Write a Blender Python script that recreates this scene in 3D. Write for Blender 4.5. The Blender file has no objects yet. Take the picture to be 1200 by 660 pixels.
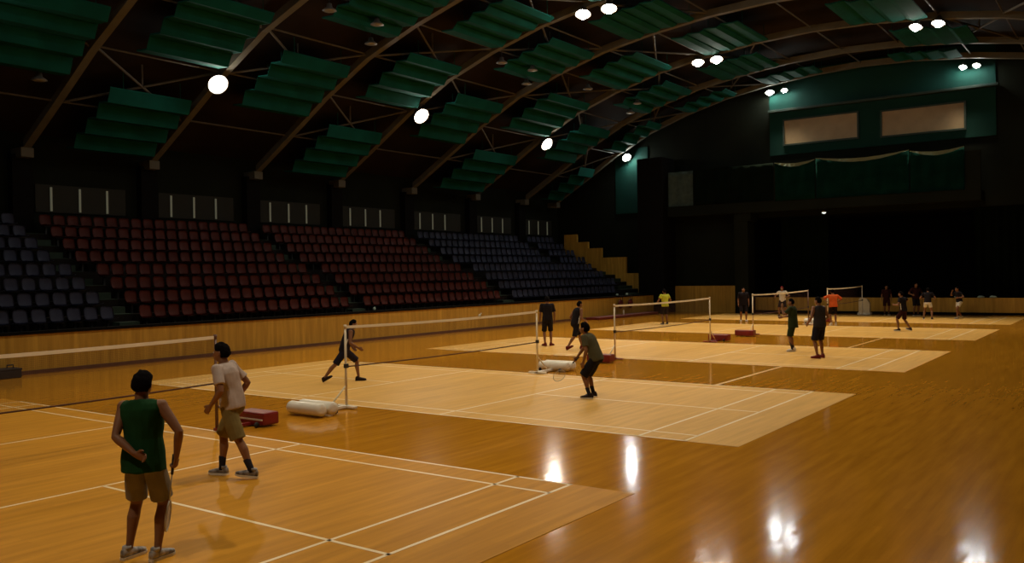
import bpy, bmesh, math, random
from mathutils import Vector, Matrix, noise
random.seed(7)
SC = bpy.context.scene
COL = SC.collection
PI = math.pi
R = math.radians

# ------------------------------------------------------------------ camera, world, exposure
cam_d = bpy.data.cameras.new('camera'); cam = bpy.data.objects.new('camera', cam_d); COL.objects.link(cam)
cam_d.sensor_fit = 'HORIZONTAL'; cam_d.sensor_width = 36.0; cam_d.lens = 1026.803 / 1200 * 36
cam_d.clip_end = 300
YAW, PITCH, ROLL = 0.6265306, 0.0085802, -0.0159863
_f = Vector((-math.sin(YAW)*math.cos(PITCH), math.cos(YAW)*math.cos(PITCH), -math.sin(PITCH)))
_r = Vector((math.cos(YAW), math.sin(YAW), 0)); _u = _r.cross(_f)
_r2 = _r*math.cos(ROLL) + _u*math.sin(ROLL); _u2 = -_r*math.sin(ROLL) + _u*math.cos(ROLL)
cam.matrix_world = Matrix(((_r2.x, _u2.x, -_f.x, 12.1306), (_r2.y, _u2.y, -_f.y, -5.5984), (_r2.z, _u2.z, -_f.z, 2.4685), (0, 0, 0, 1)))
SC.camera = cam
SC.view_settings.view_transform = 'Standard'; SC.view_settings.look = 'None'
SC.view_settings.exposure = 0.0; SC.view_settings.gamma = 1.0; SC.view_settings.use_curve_mapping = False
W = bpy.data.worlds.new('night'); SC.world = W; W.use_nodes = True
W.node_tree.nodes['Background'].inputs[0].default_value = (0.004, 0.005, 0.006, 1)
W.node_tree.nodes['Background'].inputs[1].default_value = 0.3
# lamp settings (each lamp's light sits in its own builder)
SIDE_POWER, MID_POWER = 1300.0, 1900.0
LAMP_COLOR = (1.0, 0.82, 0.60)
BULB_GLOW = 95.0

# ------------------------------------------------------------------ materials
def mat(name, col, rough=0.6, var=0.12, scale=4.0, metal=0.0, emit=None, spec=0.5, stretch=(1, 1, 1)):
    m = bpy.data.materials.new(name); m.use_nodes = True
    nt = m.node_tree; b = nt.nodes['Principled BSDF']
    b.inputs['Roughness'].default_value = rough; b.inputs['Metallic'].default_value = metal
    b.inputs['Specular IOR Level'].default_value = spec
    tc = nt.nodes.new('ShaderNodeTexCoord'); mp = nt.nodes.new('ShaderNodeMapping'); mp.inputs['Scale'].default_value = stretch
    nz = nt.nodes.new('ShaderNodeTexNoise'); nz.inputs['Scale'].default_value = scale; nz.inputs['Detail'].default_value = 3
    rp = nt.nodes.new('ShaderNodeValToRGB')
    rp.color_ramp.elements[0].position = 0.3; rp.color_ramp.elements[1].position = 0.7
    rp.color_ramp.elements[0].color = (*[c*(1-var) for c in col], 1); rp.color_ramp.elements[1].color = (*[min(1, c*(1+var)) for c in col], 1)
    nt.links.new(tc.outputs['Object'], mp.inputs[0]); nt.links.new(mp.outputs[0], nz.inputs[0])
    nt.links.new(nz.outputs[0], rp.inputs[0]); nt.links.new(rp.outputs[0], b.inputs['Base Color'])
    if emit:
        b.inputs['Emission Color'].default_value = (*emit[0], 1); b.inputs['Emission Strength'].default_value = emit[1]
    return m

def wood(name, c1, c2, width, length, rough, along='y', bump=0.0, grain=0.5, spec=0.5, coat=0.0):
    """boards running along 'y' or upright ('z')"""
    m = bpy.data.materials.new(name); m.use_nodes = True
    nt = m.node_tree; L = nt.links.new; b = nt.nodes['Principled BSDF']
    b.inputs['Roughness'].default_value = rough; b.inputs['Specular IOR Level'].default_value = spec
    tc = nt.nodes.new('ShaderNodeTexCoord'); sp = nt.nodes.new('ShaderNodeSeparateXYZ'); cb = nt.nodes.new('ShaderNodeCombineXYZ')
    L(tc.outputs['Object'], sp.inputs[0])
    if along == 'y':
        L(sp.outputs['Y'], cb.inputs[0]); L(sp.outputs['X'], cb.inputs[1])
    else:
        ad = nt.nodes.new('ShaderNodeMath'); ad.operation = 'ADD'
        L(sp.outputs['X'], ad.inputs[0]); L(sp.outputs['Y'], ad.inputs[1])
        L(sp.outputs['Z'], cb.inputs[0]); L(ad.outputs[0], cb.inputs[1])
    br = nt.nodes.new('ShaderNodeTexBrick'); L(cb.outputs[0], br.inputs['Vector'])
    br.inputs['Color1'].default_value = (*c1, 1); br.inputs['Color2'].default_value = (*c2, 1)
    br.inputs['Mortar'].default_value = (*[c*0.84 for c in c1], 1)
    br.inputs['Scale'].default_value = 1.0; br.inputs['Mortar Size'].default_value = width*0.015
    br.inputs['Brick Width'].default_value = length; br.inputs['Row Height'].default_value = width
    nz = nt.nodes.new('ShaderNodeTexNoise'); mp = nt.nodes.new('ShaderNodeMapping'); mp.inputs['Scale'].default_value = (0.55, 6.0, 1)
    L(cb.outputs[0], mp.inputs[0]); L(mp.outputs[0], nz.inputs[0]); nz.inputs['Scale'].default_value = 1.3; nz.inputs['Detail'].default_value = 4
    rp = nt.nodes.new('ShaderNodeValToRGB'); L(nz.outputs[0], rp.inputs[0])
    rp.color_ramp.elements[0].position = 0.3; rp.color_ramp.elements[1].position = 0.72
    rp.color_ramp.elements[0].color = (1-grain, 1-grain*1.1, 1-grain*1.25, 1); rp.color_ramp.elements[1].color = (1, 1, 1, 1)
    mx = nt.nodes.new('ShaderNodeMix'); mx.data_type = 'RGBA'; mx.blend_type = 'MULTIPLY'; mx.inputs[0].default_value = 1
    L(br.outputs[0], mx.inputs[6]); L(rp.outputs[0], mx.inputs[7]); L(mx.outputs[2], b.inputs['Base Color'])
    if bump:
        n2 = nt.nodes.new('ShaderNodeTexNoise'); n2.inputs['Scale'].default_value = 2.2; n2.inputs['Detail'].default_value = 2
        mp2 = nt.nodes.new('ShaderNodeMapping'); mp2.inputs['Scale'].default_value = (0.8, 3.0, 1)
        L(cb.outputs[0], mp2.inputs[0]); L(mp2.outputs[0], n2.inputs[0])
        bp = nt.nodes.new('ShaderNodeBump'); bp.inputs['Strength'].default_value = bump; bp.inputs['Distance'].default_value = 0.02
        L(n2.outputs[0], bp.inputs['Height']); L(bp.outputs[0], b.inputs['Normal'])
    return m

M = {}
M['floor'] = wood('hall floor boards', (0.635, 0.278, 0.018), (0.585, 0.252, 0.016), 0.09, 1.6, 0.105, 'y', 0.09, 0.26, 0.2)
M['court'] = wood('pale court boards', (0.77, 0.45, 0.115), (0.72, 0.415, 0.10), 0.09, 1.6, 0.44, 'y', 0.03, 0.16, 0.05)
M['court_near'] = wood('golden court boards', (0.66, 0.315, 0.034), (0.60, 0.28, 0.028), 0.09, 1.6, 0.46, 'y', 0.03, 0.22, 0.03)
M['line'] = mat('cream court paint', (0.86, 0.70, 0.42), 0.45, 0.05, 2)
M['faded'] = mat('worn floor line paint', (0.60, 0.38, 0.12), 0.4, 0.1, 2)
M['panel'] = wood('upright barrier boards', (0.62, 0.37, 0.060), (0.52, 0.30, 0.045), 0.14, 3.0, 0.45, 'z', 0, 0.3, 0.3)
M['fascia'] = mat('dark fascia', (0.005, 0.0045, 0.004), 0.85, spec=0.08)
M['concrete'] = mat('dark terrace concrete', (0.014, 0.011, 0.009), 0.9, spec=0.1)
M['aisle'] = mat('green aisle paint', (0.012, 0.030, 0.016), 0.8)
M['wall'] = mat('black green wall paint', (0.008, 0.010, 0.006), 0.9, 0.2, 0.6, spec=0.1)
M['wall_green'] = mat('deep green wall paint', (0.002, 0.034, 0.026), 0.8, 0.15, 0.7, spec=0.2)
M['ceiling'] = mat('dark brown roof sheets', (0.018, 0.012, 0.008), 0.9, 0.4, 0.35, spec=0.1)
M['steel'] = mat('brown grey roof steel', (0.115, 0.11, 0.085), 0.6, 0.1, 3, spec=0.2)
M['steel_dark'] = mat('thin brace steel', (0.085, 0.08, 0.065), 0.6, spec=0.2)
M['baffle'] = mat('green baffle felt', (0.003, 0.064, 0.051), 0.9, 0.2, 1.2, spec=0.1)
M['red_seat'] = mat('red seat plastic', (0.150, 0.028, 0.019), 0.5, 0.25, 1.2, spec=0.3)
M['blue_seat'] = mat('grey blue seat plastic', (0.068, 0.076, 0.135), 0.5, 0.25, 1.2, spec=0.3)
M['black_metal'] = mat('black metal', (0.02, 0.02, 0.02), 0.5)
M['lamp_body'] = mat('lamp housing', (0.16, 0.15, 0.14), 0.45, metal=0.6)
M['reflector'] = mat('lamp reflector', (0.75, 0.72, 0.66), 0.3, 0.03, metal=0.7)
M['bulb'] = mat('glowing bulb', (1, 0.95, 0.85), 0.5, 0, emit=((1.0, 0.93, 0.80), BULB_GLOW))
M['hot_bulb'] = mat('hot glowing bulb', (1, 0.95, 0.85), 0.5, 0, emit=((0.95, 1.0, 0.92), 150.0))
M['small_bulb'] = mat('small glowing bulb', (1, 0.95, 0.85), 0.5, 0, emit=((0.9, 1.0, 0.92), 1.2))
M['dead_lamp'] = mat('unlit lamp glass', (0.22, 0.21, 0.18), 0.35, 0.05)
M['cream'] = mat('cream painted steel', (0.72, 0.62, 0.42), 0.4, 0.06)
M['white_steel'] = mat('white painted steel', (0.78, 0.74, 0.62), 0.4, 0.06)
M['brown_steel'] = mat('brown painted steel', (0.13, 0.06, 0.035), 0.45)
M['red_steel'] = mat('dark red painted steel', (0.20, 0.014, 0.014), 0.4, 0.15)
M['tape'] = mat('white net tape', (0.86, 0.76, 0.56), 0.7, 0.05)
M['cord'] = mat('dark red net cord', (0.060, 0.016, 0.010), 0.8)
M['slit'] = mat('pale window slit', (0.20, 0.19, 0.13), 0.6, 0.05, emit=((0.85, 0.88, 0.60), 0.05))
M['shutter'] = mat('brown shutter', (0.008, 0.008, 0.003), 0.8)
M['tan'] = mat('tan window blind', (0.31, 0.235, 0.135), 0.55, 0.12, 1.5)
M['frame'] = mat('dark green frame', (0.010, 0.03, 0.022), 0.6)
M['drape'] = mat('dark green drape', (0.004, 0.034, 0.024), 0.95, 0.3, 1.5, spec=0.05)
M['pale_cloth'] = mat('pale grey cloth', (0.28, 0.38, 0.34), 0.9, 0.1, spec=0.1)
M['grey_cloth'] = mat('grey banner cloth', (0.10, 0.14, 0.12), 0.95, 0.2, spec=0.05)
M['curtain'] = mat('stage curtain', (0.006, 0.012, 0.007), 0.95, 0.3, 1.0, spec=0.05)
M['red_mat'] = mat('dark red vinyl', (0.12, 0.010, 0.008), 0.5)
M['plastic_white'] = mat('white plastic', (0.80, 0.74, 0.62), 0.5, 0.05)
M['rubber'] = mat('black rubber', (0.015, 0.014, 0.013), 0.7)
M['string'] = mat('racket string', (0.55, 0.5, 0.4), 0.5)

def net_material():
    m = bpy.data.materials.new('knotted netting'); m.use_nodes = True
    nt = m.node_tree; L = nt.links.new; b = nt.nodes['Principled BSDF']
    b.inputs['Base Color'].default_value = (0.055, 0.018, 0.012, 1); b.inputs['Roughness'].default_value = 0.9
    tc = nt.nodes.new('ShaderNodeTexCoord'); sp = nt.nodes.new('ShaderNodeSeparateXYZ'); L(tc.outputs['Object'], sp.inputs[0])
    outs = []
    for ax in ('Y', 'Z'):
        mu = nt.nodes.new('ShaderNodeMath'); mu.operation = 'MULTIPLY'; mu.inputs[1].default_value = 50.0; L(sp.outputs[ax], mu.inputs[0])
        fr = nt.nodes.new('ShaderNodeMath'); fr.operation = 'FRACT'; L(mu.outputs[0], fr.inputs[0])
        lt = nt.nodes.new('ShaderNodeMath'); lt.operation = 'LESS_THAN'; lt.inputs[1].default_value = 0.085; L(fr.outputs[0], lt.inputs[0])
        outs.append(lt)
    mx = nt.nodes.new('ShaderNodeMath'); mx.operation = 'MAXIMUM'; L(outs[0].outputs[0], mx.inputs[0]); L(outs[1].outputs[0], mx.inputs[1])
    L(mx.outputs[0], b.inputs['Alpha'])
    return m
M['netting'] = net_material()

# ------------------------------------------------------------------ mesh helpers
def BM(): return bmesh.new()

def finish(bm, name, m, parent=None, smooth=False, loc=None):
    bmesh.ops.recalc_face_normals(bm, faces=bm.faces)
    me = bpy.data.meshes.new(name); bm.to_mesh(me); bm.free()
    if smooth:
        for p in me.polygons: p.use_smooth = True
    ms = m if isinstance(m, (list, tuple)) else [m]
    for x in ms: me.materials.append(x)
    o = bpy.data.objects.new(name, me); COL.objects.link(o)
    if parent: o.parent = parent
    if loc: o.location = loc
    return o

def box(bm, x0, x1, y0, y1, z0, z1, mi=0, bev=0.0, mtx=None):
    r = bmesh.ops.create_cube(bm, size=1.0)
    vs = r['verts']
    for v in vs:
        v.co = Vector(((x0+x1)/2 + v.co.x*(x1-x0), (y0+y1)/2 + v.co.y*(y1-y0), (z0+z1)/2 + v.co.z*(z1-z0)))
    fs = list({f for v in vs for f in v.link_faces})
    if bev:
        es = list({e for v in vs for e in v.link_edges})
        rr = bmesh.ops.bevel(bm, geom=es, offset=bev, segments=2, affect='EDGES', profile=0.6)
        fs = list({f for f in rr['faces']} | {f for f in fs if f.is_valid})
        vs = list({v for f in fs for v in f.verts})
        # bevel keeps original shrunk faces; gather by connectivity
    for f in fs: f.material_index = mi
    if mtx:
        seen = set()
        stack = [v for v in vs if v.is_valid]
        while stack:
            v = stack.pop()
            if v in seen: continue
            seen.add(v)
            for e in v.link_edges: stack.append(e.other_vert(v))
        for v in seen: v.co = mtx @ v.co
    return vs

def tube(bm, pts, rad, n=12, up=(0, 0, 1), caps=True):
    """rad: list of r or (ra, rb); ra along side = up x dir, rb along the third axis"""
    pts = [Vector(p) for p in pts]; rings = []; s = None
    for i, p in enumerate(pts):
        a = pts[max(0, i-1)]; b = pts[min(len(pts)-1, i+1)]
        d = (b-a)
        if d.length < 1e-9: d = Vector((0, 0, 1))
        d.normalize()
        if s is None:
            u = Vector(up)
            if abs(u.dot(d)) > 0.9: u = Vector((0, 1, 0)) if abs(d.y) < 0.9 else Vector((1, 0, 0))
            s = u.cross(d).normalized()
        else:
            s = s - d*s.dot(d)
            s = s.normalized() if s.length > 1e-4 else d.orthogonal().normalized()
        t = d.cross(s).normalized()
        r = rad[i] if isinstance(rad, (list, tuple)) else rad
        ra, rb = r if isinstance(r, (list, tuple)) else (r, r)
        rings.append([bm.verts.new(p + s*(ra*math.cos(2*PI*k/n)) + t*(rb*math.sin(2*PI*k/n))) for k in range(n)])
    for A, B in zip(rings, rings[1:]):
        for k in range(n):
            bm.faces.new((A[k], A[(k+1) % n], B[(k+1) % n], B[k]))
    if caps:
        bm.faces.new(rings[0][::-1]); bm.faces.new(rings[-1])

def lathe(bm, prof, n=16, mtx=None):
    rings = []
    for r, z in prof:
        rings.append([bm.verts.new(Vector((r*math.cos(2*PI*k/n), r*math.sin(2*PI*k/n), z))) for k in range(n)])
    for A, B in zip(rings, rings[1:]):
        for k in range(n): bm.faces.new((A[k], A[(k+1) % n], B[(k+1) % n], B[k]))
    bm.faces.new(rings[0][::-1]); bm.faces.new(rings[-1])
    if mtx:
        for rg in rings:
            for v in rg: v.co = mtx @ v.co

def ball(bm, c, r, seg=14, rings=10):
    rr = r if isinstance(r, (list, tuple)) else (r, r, r)
    q = bmesh.ops.create_uvsphere(bm, u_segments=seg, v_segments=rings, radius=1)
    for v in q['verts']: v.co = Vector((c[0]+v.co.x*rr[0], c[1]+v.co.y*rr[1], c[2]+v.co.z*rr[2]))
    return q['verts']

def tag(o, label, cat, group=None, kind=None):
    o['label'] = label; o['category'] = cat
    if group: o['group'] = group
    if kind: o['kind'] = kind
    return o
def thing(name, label, cat, loc=(0, 0, 0), rz=0, group=None):
    o = bpy.data.objects.new(name, None); COL.objects.link(o); o.empty_display_size = 0.2
    o.location = loc; o.rotation_euler = (0, 0, rz)
    return tag(o, label, cat, group)
def struct(o, label=None, cat=None):
    o['kind'] = 'structure'
    if label: o['label'] = label
    if cat: o['category'] = cat
    return o
KIDS = {}
def dup(root, loc, rz=None, label=None, group=None):
    r = root.copy(); COL.objects.link(r); r.location = loc
    if rz is not None: r.rotation_euler = (0, 0, rz)
    if label: r['label'] = label
    if group: r['group'] = group
    for ch in KIDS.setdefault(root.name, list(root.children)):
        c = ch.copy(); COL.objects.link(c); c.parent = r
        for g in KIDS.setdefault(ch.name, list(ch.children)):
            d = g.copy(); COL.objects.link(d); d.parent = c
    return r
ORD = ['first', 'second', 'third', 'fourth', 'fifth', 'sixth', 'seventh', 'eighth', 'ninth', 'tenth', 'eleventh', 'twelfth',
       'thirteenth', 'fourteenth', 'fifteenth', 'sixteenth', 'seventeenth', 'eighteenth', 'nineteenth', 'twentieth',
       'twenty-first', 'twenty-second', 'twenty-third', 'twenty-fourth', 'twenty-fifth']

# ------------------------------------------------------------------ dimensions of the hall
PROF = [(-19.9, 6.75), (-19.2, 7.1), (-17.2, 8.27), (-14.8, 9.72), (-12.4, 10.93), (-10.0, 11.75), (-7.6, 12.38), (-5.2, 12.78), (-2.6, 13.05), (0, 13.15)]
PROF = PROF + [(-x, z) for x, z in PROF[-2::-1]]
def arch_z(x):
    for (x0, z0), (x1, z1) in zip(PROF, PROF[1:]):
        if x0 <= x <= x1: return z0 + (z1-z0)*(x-x0)/(x1-x0)
    return 6.7
ARCH_Y = [9.2, 14.0, 18.95, 23.85, 29.0, 34.45, 39.4]
WX = 19.9; YB = -12.0; YE = 44.0
COURT_Y = [0.0, 9.187, 19.555, 30.111, 39.467]

# ------------------------------------------------------------------ room shell
bm = BM(); box(bm, -WX, WX, YB, YE+9, -0.2, 0.0); struct(finish(bm, 'floor', M['floor']), 'glossy orange wooden hall floor', 'floor')
bm = BM(); box(bm, -WX-0.3, -WX, YB, YE, 0, 8.2); struct(finish(bm, 'wall_left', M['wall']), 'dark wall behind the terrace seats', 'wall')
bm = BM(); box(bm, WX, WX+0.3, YB, YE, 0, 8.2); struct(finish(bm, 'wall_right', M['wall']), 'dark right-hand wall of the hall', 'wall')
bm = BM(); box(bm, -WX, WX, YB-0.3, YB, 0, 15); struct(finish(bm, 'wall_back', M['wall']), 'dark wall behind the camera', 'wall')
bm = BM()                                   # arched roof skin
top = [(x, z+0.95) for x, z in PROF]
lo = [[bm.verts.new((x, y, z)) for x, z in top] for y in (YB, YE+0.3)]
hi = [[bm.verts.new((x, y, z+0.25)) for x, z in top] for y in (YB, YE+0.3)]
for k in range(len(top)-1):
    bm.faces.new((lo[0][k], lo[0][k+1], lo[1][k+1], lo[1][k])); bm.faces.new((hi[0][k], hi[0][k+1], hi[1][k+1], hi[1][k]))
    for s in (0, 1): bm.faces.new((lo[s][k], lo[s][k+1], hi[s][k+1], hi[s][k]))
for k in (0, len(top)-1): bm.faces.new((lo[0][k], lo[1][k], hi[1][k], hi[0][k]))
struct(finish(bm, 'ceiling', M['ceiling']), 'dark arched roof above the steel ribs', 'ceiling')
# end wall: left pier, right pier, band above the stage opening
bm = BM(); box(bm, -WX, -7.0, YE, YE+0.3, 0, 15); box(bm, 7.6, WX, YE, YE+0.3, 0, 15); box(bm, -7.0, 7.6, YE, YE+0.3, 5.5, 15)
struct(finish(bm, 'wall_front', M['wall']), 'dark end wall around the stage opening', 'wall')
bm = BM(); box(bm, -5.3, 6.15, YE-0.06, YE, 9.0, 13.7)
struct(finish(bm, 'wall_front_upper', M['wall_green']), 'deep green upper part of the end wall', 'wall')
bm = BM(); box(bm, -15.4, -13.1, YE-0.06, YE, 6.2, 10.3)
struct(finish(bm, 'wall_front_corner', M['wall_green']), 'green strip of end wall below its lamp', 'wall')
bm = BM(); box(bm, -5.3, 6.3, YE-0.35, YE-0.06, 11.42, 11.56, bev=0.02)
struct(finish(bm, 'trim_1', M['frame']), 'thin ledge across the green upper wall', 'ledge')
bm = BM(); box(bm, -13.0, -11.3, 42.3, YE, 0, 9.35, bev=0.03)
struct(finish(bm, 'wall_pier', M['fascia']), 'black pier at left of the balcony', 'pier')
# stage recess
bm = BM()
box(bm, -7.0, 7.6, YE+8.0, YE+8.2, 0, 6); box(bm, -7.2, -7.0, YE+0.3, YE+8.2, 0, 6); box(bm, 7.6, 7.8, YE+0.3, YE+8.2, 0, 6); box(bm, -7.2, 7.8, YE+0.3, YE+8.2, 5.5, 5.7)
struct(finish(bm, 'wall_stage', M['fascia']), 'black recess behind the stage opening', 'stage')
# low wooden panels at the far end
bm = BM(); box(bm, -11.6, -6.5, YE-0.14, YE, 0, 1.57); box(bm, -6.5, 9.2, YE+0.12, YE+0.3, 0, 0.88)
struct(finish(bm, 'wall_panel', M['panel']), 'low wooden boarding along the foot of the end wall', 'panelling')
bm = BM(); box(bm, -6.5, 9.2, YE+0.09, YE+0.12, 0, 0.14); struct(finish(bm, 'baseboard_front', M['fascia']))

# balcony across the end wall
bm = BM()
box(bm, -11.2, 5.6, 42.75, YE, 5.75, 6.25); box(bm, -11.2, 5.6, 42.75, 42.9, 6.25, 8.2)
box(bm, -7.1, -6.3, 42.9, YE, 0, 5.75); box(bm, -7.0, -6.1, 42.85, YE, 5.3, 5.75)
struct(finish(bm, 'balcony', M['wall']), 'dark balcony above the stage on a square column', 'balcony')
def drape(x0, x1, z0, z1, y, label, sag, m, trim=True):
    t = thing('balcony_drape', label, 'drape', ((x0+x1)/2, y, z0), 0, 'drapes on the balcony front')
    n = 36; w = x1-x0; b = BM(); rows = 8; g = []
    for j in range(rows+1):
        row = []
        for i in range(n+1):
            u = i/n; zt = (z1-z0) - sag*math.sin(PI*u)*1.0
            row.append(b.verts.new((-w/2+w*u, -0.03*math.sin(u*w*9)-0.02, zt*j/rows)))
        g.append(row)
    for j in range(rows):
        for i in range(n): b.faces.new((g[j][i], g[j][i+1], g[j+1][i+1], g[j+1][i]))
    bmesh.ops.solidify(b, geom=list(b.faces), thickness=0.02)
    finish(b, 'cloth', m, t, True)
    if trim:
        b = BM(); g = []
        for j in (0, 1):
            row = []
            for i in range(n+1):
                u = i/n; zt = (z1-z0) - sag*math.sin(PI*u)
                row.append(b.verts.new((-w/2+w*u, -0.045-0.03*math.sin(u*w*9)-0.05*math.sin(PI*u), zt + (0.02 if j else -0.15*math.sin(PI*u)-0.02))))
            g.append(row)
        for i in range(n): b.faces.new((g[0][i], g[0][i+1], g[1][i+1], g[1][i]))
        bmesh.ops.solidify(b, geom=list(b.faces), thickness=0.015)
        o = finish(b, 'swag', M['pale_cloth'], t, True); o['label'] = 'pale sagging top edge of the drape'
    return t
drape(-4.6, -2.4, 6.3, 8.42, 42.70, 'dark green drape under the left tan window, shortest of the swagged ones', 0.12, M['drape'])
drape(-2.35, 2.35, 6.3, 8.48, 42.70, 'widest dark green drape with a long pale swag, middle of the balcony', 0.2, M['drape'])
drape(2.4, 4.9, 6.3, 8.42, 42.70, 'dark green drape with pale swag at right end of balcony', 0.15, M['drape'])
drape(-11.1, -9.5, 6.35, 8.4, 42.70, 'plain pale grey cloth hung at the left end of balcony', 0.0, M['grey_cloth'], False)
drape(-9.45, -7.3, 6.35, 8.45, 42.70, 'dark cloth beside the pale grey cloth on the balcony', 0.02, M['curtain'], False)
drape(-7.25, -4.7, 6.35, 8.45, 42.70, 'dark grey cloth above the square balcony column', 0.02, M['curtain'], False)
# windows of the control rooms
for i, (x0, x1, z0, z1) in enumerate(((-4.43, -0.47, 9.58, 10.9), (0.8, 4.73, 9.5, 10.78))):
    b = BM(); f = 0.09
    for q in ((x0-f, x1+f, z0-f, z0), (x0-f, x1+f, z1, z1+f), (x0-f, x0, z0, z1), (x1, x1+f, z0, z1)):
        box(b, q[0], q[1], YE-0.16, YE-0.06, q[2], q[3])
    w = struct(finish(b, 'window_%d' % (i+1), M['frame']), ('left' if i == 0 else 'right') + ' tan lit window high on the end wall', 'window')
    b = BM(); box(b, x0, x1, YE-0.11, YE-0.07, z0, z1); finish(b, 'blind', M['tan'], w)
# stage curtains
def curtain(x0, x1, z1, y, label):
    b = BM(); n = int((x1-x0)*14); g = []
    for j in (0, 1):
        g.append([b.verts.new((x0+(x1-x0)*i/n, y+0.07*math.sin(i*1.15)+0.03*math.sin(i*0.37), 0.02 + j*(z1-0.02))) for i in range(n+1)])
    for i in range(n): b.faces.new((g[0][i], g[0][i+1], g[1][i+1], g[1][i]))
    bmesh.ops.solidify(b, geom=list(b.faces), thickness=0.03)
    tag(finish(b, 'stage_curtain', M['curtain'], None, True), label, 'curtain', 'stage curtains')
curtain(-5.0, -2.3, 5.5, YE+0.75, 'dark green stage curtain at the left of the black opening')
curtain(5.0, 7.4, 5.5, YE+0.75, 'dark green stage curtain at the right of the black opening')
b = BM(); lathe(b, [(0.02, 0.16), (0.09, 0.12), (0.13, 0.0)], 14)
dl = thing('downlight', 'tiny lit downlight under the balcony edge', 'lamp', (-2.15, 43.4, 5.58)); finish(b, 'housing', M['lamp_body'], dl, True)
b = BM(); ball(b, (0, 0, -0.02), (0.11, 0.11, 0.06)); finish(b, 'bulb', M['small_bulb'], dl, True)

# ------------------------------------------------------------------ terrace with stepped rows
ROWX = [-12.55 - 0.8*k - (0.55 if k >= 4 else 0) for k in range(8)]     # nosing of each tread
ROWZ = [0.97 + 0.445*k + (0.02 if k >= 4 else 0) for k in range(8)]
T0, T1 = -2.0, 42.9
bm = BM(); pts = [(-12.2, 0), (-12.2, 0.90), (ROWX[0], 0.97)]
for k in range(8):
    nx = ROWX[k+1] if k < 7 else -WX
    pts.append((ROWX[k], ROWZ[k])) if k else None
    pts.append((nx, ROWZ[k]))
pts.append((-WX, 0))
a = [bm.verts.new((x, T0, z)) for x, z in pts]; c = [bm.verts.new((x, T1, z)) for x, z in pts]
for i in range(len(pts)): bm.faces.new((a[i], a[(i+1) % len(pts)], c[(i+1) % len(pts)], c[i]))
bm.faces.new(a); bm.faces.new(c[::-1])
struct(finish(bm, 'terrace', M['concrete']), 'dark stepped concrete terrace below the seats', 'terrace')
bm = BM(); box(bm, -12.2, -12.0, T0, T1+0.3, 0.0, 1.06)
struct(finish(bm, 'wall_barrier', M['panel']), 'wooden board barrier along the front of the terrace', 'barrier')
bm = BM(); box(bm, -12.25, -11.96, T0, T1, 1.06, 1.14); struct(finish(bm, 'trim_2', M['fascia']), 'dark cap rail on the wooden barrier', 'rail')
bm = BM(); box(bm, -12.0, -11.97, T0, T1+0.3, 0.0, 0.10); struct(finish(bm, 'baseboard_left', M['brown_steel']), 'dark skirting below the wooden barrier', 'baseboard')
AISLES = [(8.85, 9.5, 0, 8), (18.42, 19.1, 0, 8), (28.3, 29.2, 0, 8), (38.6, 39.4, 4, 8), (41.1, 42.9, 0, 4)]
def aisle_shift(k): return 0.0
for i, (y0, y1, k0, k1) in enumerate(AISLES):
    b = BM()
    for k in range(k0, k1):
        nx = ROWX[k+1] if k < 7 else -19.3
        mid = (ROWX[k]+nx)/2
        box(b, nx+0.002, ROWX[k]-0.01, y0, y1, ROWZ[k], ROWZ[k]+0.02)
        if k < 7: box(b, nx+0.002, mid, y0, y1, ROWZ[k]+0.02, ROWZ[k]+0.225)
    struct(finish(b, 'terrace_stair', M['aisle']), 'green stair through the seats, %s from left' % ORD[i], 'stair')
# stepped wooden wall closing the far end of the terrace
bm = BM()
for x0, x1, z1 in ((-18.9, -17.95, 4.98), (-17.95, -17.1, 4.47), (-17.1, -16.1, 4.04), (-16.1, -14.35, 3.42), (-14.35, -11.35, 2.40)):
    box(bm, x0, x1, 43.2, 43.4, 0, z1)
struct(finish(bm, 'wall_stepped', M['panel']), 'wooden wall stepping down at the far end of the seats', 'wall')
# window strip with pale slits above the top row
sl = 0
for i in range(7):
    y0 = ARCH_Y[i]+0.75; y1 = (ARCH_Y[i+1] if i < 6 else 44.0)-1.35
    w = bpy.data.objects.new('window_%d' % (i+3), None); COL.objects.link(w); w.location = (-WX, y0, 5.0)
    struct(w, 'dark window strip behind the seats, %s from left' % ORD[i], 'window')
    b = BM(); box(b, 0, 0.06, -0.2, y1-y0+0.5, -0.05, 0.95); finish(b, 'shutter', M['shutter'], w)
    for q in range(3):
        yy = 0.35 + q*1.05
        b = BM(); box(b, 0.06, 0.10, yy-0.035, yy+0.035, 0.0, 0.86); finish(b, 'slit', M['slit'], w)
# pilasters below the arch springs
for y in [-0.6, 4.4]+ARCH_Y:
    b = BM(); box(b, -WX, -WX+0.35, y-0.35, y+0.35, 4.3, 6.9); struct(finish(b, 'wall_pilaster', M['fascia']))

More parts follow.
